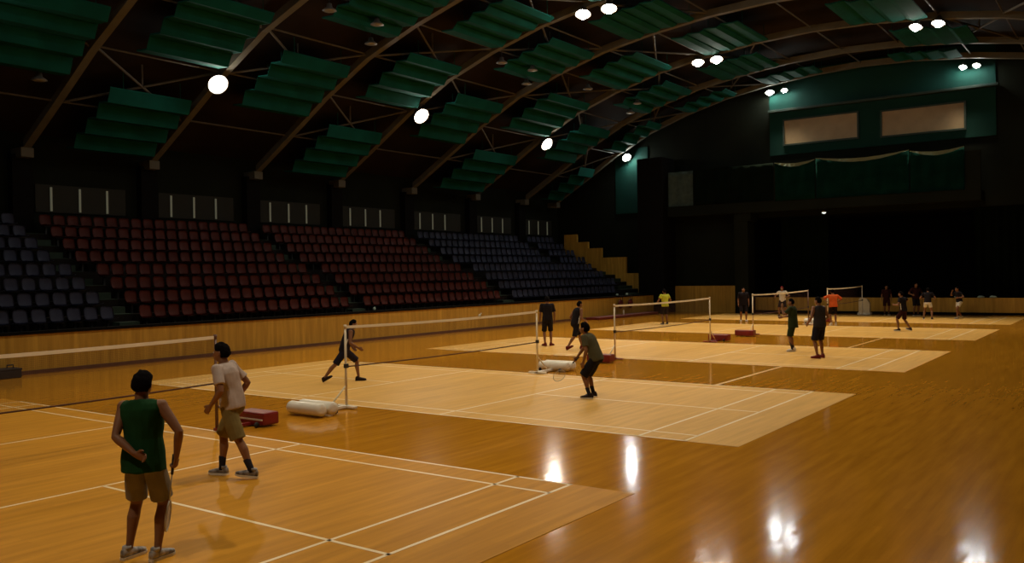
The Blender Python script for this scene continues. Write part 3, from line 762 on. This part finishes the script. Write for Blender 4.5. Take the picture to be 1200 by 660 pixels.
def shoe(parent, ankle, yaw, pitch, m_upper, m_sole, sc):
    """ankle: local position; sole bottom is 0.085*sc below it"""
    S = [(-0.085, 0.020, 0.060), (-0.075, 0.032, 0.088), (-0.045, 0.037, 0.100), (0.0, 0.039, 0.095), (0.045, 0.041, 0.080), (0.09, 0.046, 0.066), (0.135, 0.047, 0.054), (0.17, 0.038, 0.044), (0.192, 0.020, 0.034)]
    mt = Matrix.Translation(ankle) @ Matrix.Rotation(yaw, 4, 'Z') @ Matrix.Rotation(-pitch, 4, 'X') @ Matrix.Scale(sc, 4)
    b = BM(); rings = []
    for y, w, h in S:
        ring = []
        for k in range(14):
            a = 2*PI*k/14; c, s_ = math.cos(a), math.sin(a)
            z = h*0.5 + h*0.5*math.copysign(abs(s_)**0.8, s_)
            ww = w*math.copysign(abs(c)**0.75, c)*(1.0 - 0.25*max(0, s_))
            ring.append(b.verts.new((ww, y, -0.083 + 0.016 + z*0.92)))
        rings.append(ring)
    for A, B in zip(rings, rings[1:]):
        for k in range(14): b.faces.new((A[k], A[(k+1) % 14], B[(k+1) % 14], B[k]))
    b.faces.new(rings[0][::-1]); b.faces.new(rings[-1])
    tube(b, [(0, -0.022, 0.0), (0, -0.024, 0.035)], [(0.040, 0.046), (0.038, 0.044)], 14, (0, 1, 0))
    bmesh.ops.transform(b, matrix=mt, verts=b.verts)
    up = finish(b, 'shoe', m_upper, parent, True)
    b = BM(); g = []
    out = [(-w*1.06, y) for y, w, h in S] + [(w*1.06, y) for y, w, h in S[::-1]]
    for z in (-0.085, -0.060): g.append([b.verts.new((x, y*1.02, z + (0.008 if y > 0.16 and z < -0.08 else 0))) for x, y in out])
    for i in range(len(out)): b.faces.new((g[0][i], g[0][(i+1) % len(out)], g[1][(i+1) % len(out)], g[1][i]))
    b.faces.new(g[0][::-1]); b.faces.new(g[1]); bmesh.ops.transform(b, matrix=mt, verts=b.verts)
    finish(b, 'sole', m_sole, up)
    return up

def person(label, pos, alpha, H, pose, fit, vox=0.009, z0=0.004):
    """local frame: faces +Y, right hand is +X; alpha: 0 = back to the camera, 90 = faces picture left"""
    t = thing('person', label, 'person', (pos[0], pos[1], z0), R(35.9+alpha))
    k = H/1.75
    t.scale = (k, k, k)
    P = dict(pel=(0, 0, 0.93), lean=3, side=0, twist=0, aL=(-0.11, 0, 0.085), aR=(0.11, 0, 0.085), yL=8, yR=-8, pL=0, pR=0,
             wL=None, wR=None, eL=(-0.5, -1, 0), eR=(0.5, -1, 0), kL=(-0.15, 1, 0), kR=(0.15, 1, 0), hyaw=0, hpit=0, cL=0.35, cR=0.35, nL=(1, 0, 0), nR=(-1, 0, 0))
    P.update(pose)
    pel = Vector(P['pel'])
    Q = Matrix.Rotation(R(-P['lean']), 3, 'X') @ Matrix.Rotation(R(P['side']), 3, 'Y')
    TW = Matrix.Rotation(R(P['twist']), 3, 'Z')
    def sp(x, y, z):          # torso point, z above pelvis; upper part twisted
        f = min(1, max(0, z/0.5)); q = Matrix.Rotation(R(P['twist'])*f, 3, 'Z') @ Vector((x, y, 0))
        lq = Matrix.Rotation(R(-P['lean'])*(0.55+0.45*f), 3, 'X') @ Matrix.Rotation(R(P['side'])*(0.5+0.5*f), 3, 'Y')
        return pel + lq @ Vector((q.x, q.y, z))
    fwd = (Q @ TW) @ Vector((0, 1, 0)); upv = Q @ Vector((0, 0, 1)); rt = (Q @ TW) @ Vector((1, 0, 0))
    shR, shL = sp(0.185, -0.005, 0.475), sp(-0.185, -0.005, 0.475)
    hpR, hpL = pel + Vector((0.09, 0, -0.03)), pel + Vector((-0.09, 0, -0.03))
    knR, anR = ik(hpR, P['aR'], 0.425, 0.415, P['kR']); knL, anL = ik(hpL, P['aL'], 0.425, 0.415, P['kL'])
    wR = P['wR'] if P['wR'] is not None else shR + Vector((0.07, 0.06, -0.53)); wL = P['wL'] if P['wL'] is not None else shL + Vector((-0.07, 0.06, -0.53))
    elR, wrR = ik(shR, wR, 0.295, 0.255, P['eR']); elL, wrL = ik(shL, wL, 0.295, 0.255, P['eL'])
    neck = sp(0, -0.01, 0.54)
    HD = (Q @ TW) @ Matrix.Rotation(R(P['hyaw']), 3, 'Z') @ Matrix.Rotation(R(P['lean']*0.75 + P['hpit']), 3, 'X')
    hc = neck + (Q @ Vector((0, 0.016, 0.036))) + HD @ Vector((0, 0.012, 0.085))
    # ---- body
    TOR = [(-0.10, 0.115, 0.085), (-0.04, 0.160, 0.110), (0.03, 0.162, 0.112), (0.12, 0.146, 0.100), (0.20, 0.136, 0.095), (0.30, 0.152, 0.107), (0.39, 0.165, 0.112), (0.455, 0.160, 0.100), (0.505, 0.112, 0.076), (0.535, 0.060, 0.058), (0.60, 0.052, 0.054)]
    def torso(b, tab, gx=0.0, gy=0.0, n=20, back=0.0):
        rings = []
        for z, rx, ry in tab:
            c = sp(0, -0.01+back, z)
            f = min(1, max(0, z/0.5)); M3 = Matrix.Rotation(R(-P['lean'])*(0.55+0.45*f), 3, 'X') @ Matrix.Rotation(R(P['side'])*(0.5+0.5*f), 3, 'Y') @ Matrix.Rotation(R(P['twist'])*f, 3, 'Z')
            ring = []
            for q in range(n):
                a = 2*PI*q/n; cc, ss = math.cos(a), math.sin(a)
                ring.append(b.verts.new(c + M3 @ Vector(((rx+gx)*math.copysign(abs(cc)**0.85, cc), (ry+gy)*math.copysign(abs(ss)**0.9, ss), 0))))
            rings.append(ring)
        for A, B in zip(rings, rings[1:]):
            for q in range(n): b.faces.new((A[q], A[(q+1) % n], B[(q+1) % n], B[q]))
        b.faces.new(rings[0][::-1]); b.faces.new(rings[-1])
    b = BM(); torso(b, TOR)
    tube(b, [sp(0, -0.012, 0.50), neck + upv*0.03, hc - HD @ Vector((0, 0.02, 0.05))], [0.066, 0.059, 0.058], 12)
    for sh, el, wr, s in ((shR, elR, wrR, 1), (shL, elL, wrL, -1)):
        inn = sp(s*0.09, -0.005, 0.455)
        tube(b, [inn, lerp(inn, sh, 0.75), sh, lerp(sh, el, 0.25), lerp(sh, el, 0.55), lerp(sh, el, 0.88), el, lerp(el, wr, 0.22), lerp(el, wr, 0.6), wr], [0.06, 0.064, 0.058, 0.050, 0.047, 0.040, 0.038, 0.042, 0.034, 0.025], 12)
        ball(b, sh, 0.058)
    hinfo = {}
    for wr, el, s, nm, cu in ((wrR, elR, 1, P['nR'], P['cR']), (wrL, elL, -1, P['nL'], P['cL'])):
        fd = P.get('fR' if s > 0 else 'fL', None)
        fd = Vector(fd) if fd else (wr-el)
        hinfo[s] = hand(b, wr, fd, nm, s, cu)
    for hp, kn, an, s in ((hpR, knR, anR, 1), (hpL, knL, anL, -1)):
        bk = Vector((0, -0.012, 0)); d = (an-kn).normalized(); kb = (Vector((0, -1, 0)) - d*d.dot(Vector((0, -1, 0)))).normalized()*0.016
        tube(b, [hp + Vector((0, 0, 0.02)), lerp(hp, kn, 0.15), lerp(hp, kn, 0.45), lerp(hp, kn, 0.82), kn, lerp(kn, an, 0.12)+kb*0.5, lerp(kn, an, 0.32)+kb, lerp(kn, an, 0.62)+kb*0.4, lerp(kn, an, 0.88), an], [0.088, 0.088, 0.078, 0.060, 0.054, 0.052, 0.057, 0.043, 0.034, 0.036], 14)
        yw, pt = (R(P['yR']), R(P['pR'])) if s > 0 else (R(P['yL']), R(P['pL']))
        fm = Matrix.Translation(an) @ Matrix.Rotation(yw, 4, 'Z') @ Matrix.Rotation(-pt, 4, 'X')
        tube(b, [fm @ Vector((0, -0.045, -0.035)), fm @ Vector((0, 0.04, -0.035)), fm @ Vector((0, 0.12, -0.05)), fm @ Vector((0, 0.165, -0.055))], [(0.028, 0.03), (0.032, 0.03), (0.034, 0.018), (0.02, 0.012)], 10)
    # head
    q = bmesh.ops.create_uvsphere(b, u_segments=28, v_segments=20, radius=1)
    for v in q['verts']:
        x, y, z = v.co
        X, Y, Z = x*0.074, y*0.094, z*0.118
        if z < 0: X *= 1 - 0.30*(-z)**1.6; Y = Y*(1-0.12*(-z)) + (0.012*(-z) if y > 0 else 0.03*(-z))
        if y > 0.3: Y = min(Y, 0.084 + 0.006*(1-abs(x)))
        if y > 0.5 and abs(z-0.02) < 0.2 and 0.2 < abs(x) < 0.65: Y -= 0.007                 # eye sockets
        if y > 0.5 and 0.12 < z < 0.3: Y += 0.004                                             # brow
        v.co = hc + HD @ Vector((X, Y, Z))
    tube(b, [hc + HD @ Vector((0, 0.082, 0.012)), hc + HD @ Vector((0, 0.098, -0.018)), hc + HD @ Vector((0, 0.104, -0.032)), hc + HD @ Vector((0, 0.086, -0.042))], [0.009, 0.012, 0.016, 0.013], 10)
    for zz in (-0.060, -0.072): tube(b, [hc + HD @ Vector((x_, 0.090 - abs(x_)*0.45, zz)) for x_ in (-0.024, -0.010, 0.010, 0.024)], [0.005, 0.0075, 0.0075, 0.005], 8)
    for s in (-1, 1): ball(b, (0, 0, 0), (0.010, 0.019, 0.031), 10, 8); 
    vs = list(b.verts)[-2*(10*7+2):]
    half = len(vs)//2
    for i_, v in enumerate(vs):
        s = -1 if i_ < half else 1
        v.co = hc + HD @ (v.co + Vector((s*0.076, -0.008, -0.004)))
    body = remesh(b, 'body', fit.get('skin', SKIN), t, vox, 3)
    # ---- eyes
    for s in (-1, 1):
        e = BM(); ball(e, hc + HD @ Vector((s*0.031, 0.076, 0.010)), 0.0115, 12, 10); eo = finish(e, 'eye', EYE, t, True)
        e = BM(); ball(e, hc + HD @ Vector((s*0.031, 0.0845, 0.010)), 0.0052, 10, 8); finish(e, 'iris', IRIS, eo, True)
    # ---- hair
    b = BM(); q = bmesh.ops.create_uvsphere(b, u_segments=36, v_segments=26, radius=1); vol = fit.get('hair_vol', 1.0)
    for v in q['verts']:
        d = v.co.copy(); x, y, z = d
        line = -0.66 if y < 0 else -0.66 + 1.15*min(1, y*1.25)                # hairline rises towards the forehead
        if abs(x) > 0.8 and -0.3 < y < 0.45: line = max(line, 0.0)
        line += 0.10*noise.noise(d*5.0 + Vector((3, H*7, 0))); w = max(0.0, min(1.0, (z-line+0.05)/0.75)); w = w*w*(3-2*w)
        g = -0.012 + 0.027*w*(0.5+0.5*vol) + w*(0.006*vol*noise.noise(d*4 + Vector((H*9, 0, 0))) + 0.004*noise.noise(d*11))
        zz = max(z, -0.95)
        v.co = hc + HD @ Vector((x*(0.075+g), y*(0.094+g) - 0.002, zz*(0.118+g)))
    hm = finish(b, 'hair', fit.get('hair', HAIR), t, True)
    # ---- shirt
    sm = fit['shirt']; b = BM(); g = fit.get('loose', 0.018); hem = fit.get('hem', -0.06)
    flare = fit.get('flare', 0.0)
    tab = [(hem, 0.166+flare, 0.118+flare), (hem*0.5+0.02, 0.166+flare*0.7, 0.118+flare*0.7), (0.09, 0.158+flare*0.4, 0.112+flare*0.3), (0.19, 0.150, 0.107), (0.29, 0.158, 0.112), (0.39, 0.168, 0.115), (0.45, 0.163, 0.104), (0.50, 0.120, 0.082), (0.53, 0.072, 0.066)]
    if fit.get('sleeveless'): tab = tab[:6] + [(0.45, 0.168, 0.108), (0.503, 0.142, 0.088), (0.537, 0.076, 0.070)]
    torso(b, tab, g, g)
    if not fit.get('sleeveless'):
        sl = fit.get('sleeve', 0.6)
        for sh, el, s in ((shR, elR, 1), (shL, elL, -1)):
            inn = sp(s*0.09, -0.005, 0.45)
            e1 = lerp(sh, el, sl) if sl <= 1 else el
            tube(b, [inn, lerp(inn, sh, 0.7), sh, lerp(sh, e1, 0.5), e1], [0.068, 0.076, 0.070, 0.064, 0.066], 14); ball(b, sh, 0.069)
    else:
        for s in (-1, 1): tube(b, [sp(s*0.095, -0.005, 0.43), sp(s*0.145, -0.005, 0.462), sp(s*0.180, -0.005, 0.480)], [0.078, 0.074, 0.060], 12)
    so = remesh(b, 'shirt', sm, t, vox, 4, fit.get('wrinkle', 0.010), 6.0, H*31)
    # ---- shorts
    b = BM(); torso(b, [(-0.125, 0.10, 0.085), (-0.09, 0.150, 0.108), (-0.03, 0.166, 0.118), (0.04, 0.164, 0.114), (0.09, 0.158, 0.108)], 0.010, 0.010)
    ln_ = fit.get('shorts_len', 0.82)
    for hp, kn, an in ((hpR, knR, anR), (hpL, knL, anL)):
        e1 = lerp(hp, kn, min(1, ln_)) if ln_ <= 1 else lerp(kn, an, ln_-1)
        w = fit.get('shorts_w', 0.088)
        tube(b, [hp + Vector((0, 0, 0.03)), lerp(hp, e1, 0.15), lerp(hp, e1, 0.55), e1], [0.095, 0.099, w+0.006, w], 16)
    remesh(b, 'shorts', fit['shorts'], t, vox, 4, 0.010, 6.5, H*17)
    if fit.get('stripe'):
        b = BM()
        for s in ((1, -1) if fit.get('stripe') is True else (fit['stripe'],)):
            p = [sp(s*(0.176+g), 0.0, z) for z in (0.0, 0.15, 0.28)]
            tube(b, p, [(0.010, 0.02)]*3, 8)
        st = remesh(b, 'side_stripe', cloth('white jersey', (0.7, 0.66, 0.58)), t, vox, 1)
    if fit.get('socks'):
        for kn, an in ((knR, anR), (knL, anL)):
            b = BM(); top_ = fit.get('sock_h', 0.62)
            tube(b, [lerp(kn, an, top_), lerp(kn, an, top_)+(an-kn)*0.02, lerp(kn, an, 0.9), an + Vector((0, 0, -0.02))], [0.046, 0.047, 0.041, 0.042], 14)
            finish(b, 'sock', fit['socks'], t, True)
    for an, yw, pt in ((anR, P['yR'], P['pR']), (anL, P['yL'], P['pL'])):
        shoe(t, an, R(yw), R(pt), fit['shoe'], fit.get('sole', M['plastic_white']), 1.0)
    mw = Matrix.Translation(t.location) @ Matrix.Rotation(R(35.9+alpha), 4, 'Z') @ Matrix.Scale(k, 4)
    return t, hinfo, mw

def racket(hi, mw, direction, label, face=None):
    """direction: world direction from the hand to the racket head"""
    p, f, s, n = hi
    c = mw @ p; z = Vector(direction).normalized()
    nn = Vector(face) if face else (mw.to_3x3() @ n).normalized(); x = (nn - z*nn.dot(z))
    x = x.normalized() if x.length > 0.05 else z.orthogonal().normalized(); y = z.cross(x)
    t = thing('badminton_racket', label, 'racket', c, 0, 'rackets')
    t.rotation_mode = 'QUATERNION'; t.rotation_quaternion = Matrix((x, y, z)).transposed().to_quaternion()
    b = BM(); tube(b, [(0, 0, -0.10), (0, 0, -0.095), (0, 0, 0.08), (0, 0, 0.085)], [0.011, 0.0145, 0.0125, 0.008], 10); finish(b, 'grip', M['rubber'], t, True)
    b = BM(); tube(b, [(0, 0, 0.08), (0, 0, 0.32)], 0.0055, 8); finish(b, 'shaft', M['string'], t, True)
    b = BM(); cz = 0.32+0.135; pts = [(0, 0.105*math.sin(2*PI*i/28), cz - 0.135*math.cos(2*PI*i/28)) for i in range(29)]
    tube(b, pts, 0.0065, 8, (1, 0, 0)); finish(b, 'frame', M['string'], t, True)
    b = BM()
    for i in range(-7, 8):
        u = i/7.6; h = 0.130*math.sqrt(1-u*u); tube(b, [(0, 0.102*u, cz-h), (0, 0.102*u, cz+h)], 0.0009, 4)
        h = 0.101*math.sqrt(1-u*u); tube(b, [(0.001, -h, cz+0.13*u), (0.001, h, cz+0.13*u)], 0.0009, 4)
    finish(b, 'strings', M['string'], t)
    return t

GREEN = cloth('dark green vest', (0.008, 0.050, 0.014)); KHAKI = cloth('khaki twill', (0.25, 0.215, 0.16)); OLIVE = cloth('olive khaki', (0.20, 0.15, 0.05))
PINK = cloth('pale pinkish cotton', (0.48, 0.39, 0.34)); BLACK = cloth('black jersey', (0.012, 0.010, 0.013)); NAVY = cloth('navy jersey', (0.014, 0.013, 0.025))
GREYG = cloth('grey green cotton', (0.085, 0.078, 0.040)); WHITEC = cloth('white jersey', (0.7, 0.66, 0.58)); YEL = cloth('yellow green jersey', (0.50, 0.55, 0.05))
ORANGE = cloth('orange jersey', (0.62, 0.11, 0.022)); DGREEN = cloth('bottle green cotton', (0.020, 0.032, 0.011)); DGREY = cloth('dark grey vest', (0.030, 0.027, 0.030))
MAROON = cloth('maroon jersey', (0.032, 0.008, 0.008)); SHOEW = cloth('white shoe leather', (0.62, 0.56, 0.46), 0.5); SHOEP = mat('white shoe with dark patches', (0.34, 0.31, 0.28), 0.5, 0.92, 16); SHOEG = mat('grey and dark shoe', (0.22, 0.20, 0.19), 0.5, 0.9, 14); SHOED = cloth('dark shoe', (0.03, 0.02, 0.02), 0.5); SHOER = cloth('dark red shoe', (0.16, 0.02, 0.015), 0.5)
GREYSOCK = cloth('dark socks', (0.02, 0.02, 0.03))

# 1 man in green, back to the camera
t, h, mw = person('person in dark green sleeveless top and khaki shorts, back turned, left hand behind back', (4.985, -1.26), -8, 1.69,
    dict(pel=(-0.02, 0, 0.925), lean=2, side=-2, aL=(-0.20, 0.02, 0.085), aR=(0.09, 0.0, 0.085), yL=-14, yR=-16, hyaw=8, hpit=-4,
         wL=(0.0, -0.185, 1.00), eL=(-1, -0.45, -0.2), fL=(0.9, -0.05, -0.25), nL=(0.05, -1, -0.05), cL=0.55,
         wR=(0.275, 0.03, 0.93), eR=(1, -0.3, 0.1), nR=(-1, 0.1, 0), cR=1.15),
    dict(shirt=GREEN, sleeveless=True, loose=0.026, hem=-0.11, flare=0.012, shorts=KHAKI, shorts_len=0.86, shorts_w=0.098, shoe=SHOEP, hair_vol=1.7, wrinkle=0.014), 0.0075)
racket(h[1], mw, (-0.12, -0.05, -1.0), 'racket held pointing down by the person in green top', (0.70, 0.71, 0))
# 2 man in pale shirt walking to the left
t, h, mw = person('person in pale pinkish t-shirt and khaki shorts walking left, dark socks', (2.95, 1.18), 78, 1.72,
    dict(pel=(0, 0.05, 0.915), lean=12, aL=(-0.10, -0.27, 0.09), aR=(0.07, 0.24, 0.085), yL=14, yR=-4, pL=-8, hyaw=6, hpit=4,
         wL=(-0.24, 0.20, 0.93), eL=(-0.4, -1, 0), wR=(0.25, 0.12, 0.95)),
    dict(shirt=PINK, sleeve=0.72, loose=0.020, hem=-0.05, shorts=OLIVE, shorts_len=0.97, shorts_w=0.098, shoe=SHOEG, socks=GREYSOCK, hair_vol=1.8, wrinkle=0.014), 0.0075)
# 3 lunging player behind the second net
t, h, mw = person('person in dark vest and black shorts lunging behind the second net', (-3.13, 8.74), -78, 1.62,
    dict(pel=(0, 0.0, 0.82), lean=20, aL=(-0.06, 0.34, 0.085), aR=(0.12, -0.52, 0.12), yL=0, yR=-15, pR=-30, hpit=-4,
         wR=(0.24, 0.34, 0.86), eR=(0.5, -0.8, -0.3), wL=(-0.25, 0.20, 0.85), kR=(0.1, 0.7, -0.5)),
    dict(shirt=BLACK, sleeveless=True, shorts=NAVY, shorts_len=0.95, shoe=SHOED, sole=SHOED, stripe=1), 0.010)
# 4 crouching player with racket
t, h, mw = person('person in grey green t-shirt and black shorts leaning forward, racket low', (3.25, 9.27), 62, 1.62,
    dict(pel=(0, -0.12, 0.86), lean=25, aL=(-0.14, -0.02, 0.085), aR=(0.13, 0.0, 0.085), yL=14, yR=-10, hpit=8,
         wR=(0.20, 0.42, 0.80), eR=(0.5, -0.7, -0.4), nR=(-0.6, 0, -0.8), cR=1.1, wL=(-0.25, 0.06, 0.78), eL=(-0.6, -1, 0)),
    dict(shirt=GREYG, sleeve=0.7, loose=0.022, hem=-0.07, shorts=BLACK, shorts_len=0.98, shorts_w=0.10, shoe=SHOED, socks=GREYSOCK, hair_vol=2.2), 0.009)
racket(h[1], mw, (-0.62, -0.35, -0.66), 'racket held low by the crouching person in grey green t-shirt')
# 5 standing man, black clothes
person('person in black t-shirt and shorts standing at the right end of second net', (-4.39, 19.25), 5, 1.72,
    dict(aL=(-0.10, -0.02, 0.085), aR=(0.12, 0.04, 0.085), yL=25, yR=-35, hpit=6), dict(shirt=BLACK, sleeve=0.8, shorts=BLACK, shorts_len=0.95, shoe=SHOER, sole=SHOER), 0.011)
# 6 walking man with white side stripe
person('person in black vest with pale side stripe striding right, third court', (-2.75, 18.4), -62, 1.66,
    dict(pel=(0, 0, 0.88), lean=16, aL=(-0.08, 0.30, 0.085), aR=(0.1, -0.38, 0.12), pR=-25, wR=(0.2, 0.28, 0.95), wL=(-0.22, 0.12, 0.9)),
    dict(shirt=BLACK, sleeveless=True, shorts=BLACK, shorts_len=0.95, shoe=SHOER, sole=SHOER, stripe=True), 0.011)
# 7 yellow shirt
person('person in bright yellow green shirt behind the third net', (-6.03, 31.6), 20, 1.68,
    dict(aL=(-0.12, 0, 0.085), aR=(0.12, 0, 0.085), wL=(-0.30, 0.24, 1.05), wR=(0.30, 0.24, 1.05)), dict(shirt=YEL, sleeve=0.5, shorts=BLACK, shorts_len=0.95, shoe=SHOED), 0.012)
# 8 dark standing figure
person('person in black t-shirt and shorts standing by the far wooden boarding', (-3.57, 35.04), 172, 1.68,
    dict(aL=(-0.13, 0, 0.085), aR=(0.13, 0, 0.085)), dict(shirt=BLACK, loose=0.035, sleeve=0.85, hem=-0.12, shorts=BLACK, shorts_len=0.98, shoe=SHOEW), 0.012)
# 9 white shirt, red cap, behind the fourth net
CAP = cloth('dark red cap', (0.22, 0.015, 0.02))
t, h, mw = person('person in white shirt and red cap behind the fourth net', (-3.35, 40.0), 150, 1.66,
    dict(lean=12, aL=(-0.2, 0, 0.085), aR=(0.2, 0, 0.085), pel=(0, 0, 0.90), wR=(0.34, 0.3, 1.05), wL=(-0.32, 0.3, 1.1)), dict(shirt=WHITEC, sleeve=0.6, hair=CAP, shorts=BLACK, shorts_len=0.9, shoe=SHOED), 0.012)
# 10 green tee, forearm raised
person('person in bottle green t-shirt and dark shorts with one forearm raised', (3.50, 20.7), 60, 1.62,
    dict(aL=(-0.16, -0.02, 0.085), aR=(0.14, 0.02, 0.085), yL=24, yR=-6, wL=(-0.16, 0.30, 1.42), eL=(-0.4, -0.2, -1), wR=(0.22, 0.36, 1.10), eR=(0.5, -0.5, -0.6), hpit=2, fL=(0.1, 0.1, 1), nL=(0.6, -0.6, 0), cL=0.2),
    dict(shirt=DGREEN, loose=0.030, sleeve=0.75, hem=-0.16, flare=0.012, shorts=DGREEN, shorts_len=0.98, shoe=SHOEW, socks=GREYSOCK, sock_h=0.35), 0.011)
# 11 dark vest
person('person in dark grey vest and navy shorts, back turned, on the fourth court side', (4.80, 19.0), 22, 1.73,
    dict(aL=(-0.13, -0.05, 0.085), aR=(0.14, 0.05, 0.085), yL=20, yR=-12, wL=(-0.27, 0.16, 0.98), wR=(0.25, 0.2, 1.0), hyaw=10),
    dict(shirt=DGREY, sleeveless=True, loose=0.022, shorts=NAVY, shorts_len=0.95, shorts_w=0.098, shoe=SHOER, sole=SHOER), 0.010)
# 12 orange shirt
person('person in orange t-shirt and black shorts, back turned, near the farthest net', (0.98, 33.85), -6, 1.62,
    dict(lean=9, pel=(0, -0.02, 0.91), aL=(-0.10, 0, 0.085), aR=(0.12, 0.03, 0.085), wL=(-0.30, 0.22, 1.15), wR=(0.26, 0.25, 1.1), eL=(-1, -0.4, 0), eR=(1, -0.4, 0), hpit=-6),
    dict(shirt=ORANGE, loose=0.03, sleeve=0.85, shorts=BLACK, shorts_len=0.85, shoe=SHOEW), 0.012)
# 13 dark striding player
person('person in black shirt and maroon shorts striding on the fourth court', (4.45, 31.0), 40, 1.62,
    dict(pel=(0, 0, 0.89), lean=8, aL=(-0.20, 0.12, 0.085), aR=(0.22, -0.18, 0.10), pR=-15, wL=(-0.22, 0.28, 1.1), wR=(0.3, 0.15, 1.15), eR=(1, -0.3, 0)),
    dict(shirt=BLACK, sleeve=0.6, shorts=MAROON, shorts_len=0.9, shoe=SHOED, stripe=-1), 0.012)
# 14, 15 white shorts
person('person in black top and white shorts, left of two by the far boarding', (3.75, 39.5), -30, 1.60,
    dict(pel=(0, 0, 0.88), lean=14, aL=(-0.2, 0.1, 0.085), aR=(0.2, -0.12, 0.085), wL=(-0.28, 0.3, 1.05), wR=(0.28, 0.3, 1.05)), dict(shirt=BLACK, sleeve=0.6, hem=-0.01, shorts=WHITEC, shorts_len=0.55, shoe=SHOED), 0.012)
person('person in black top and white shorts, right of two by the far boarding', (4.92, 40.6), 100, 1.60,
    dict(pel=(0, 0, 0.88), lean=10, aL=(-0.14, 0.22, 0.085), aR=(0.14, -0.24, 0.10), pR=-20, wL=(-0.28, 0.25, 1.1), wR=(0.28, 0.2, 1.4), eR=(0.6, -0.2, -1)), dict(shirt=BLACK, sleeve=0.6, hem=-0.01, shorts=WHITEC, shorts_len=0.6, shoe=SHOEW), 0.012)
# 16, 17 dark figures by the stage
person('person in maroon shirt standing right of the white post near stage', (1.05, 43.3), 165, 1.60, dict(), dict(shirt=MAROON, sleeve=0.7, shorts=MAROON, shorts_len=0.95, shoe=SHOED), 0.012)
person('person in dark maroon shirt in front of the low far boarding, behind the striding player', (2.55, 42.9), 185, 1.72, dict(wL=(-0.3, 0.2, 1.1), wR=(0.3, 0.2, 1.1)), dict(shirt=MAROON, sleeve=0.7, shorts=BLACK, shorts_len=0.95, shoe=SHOED), 0.012)
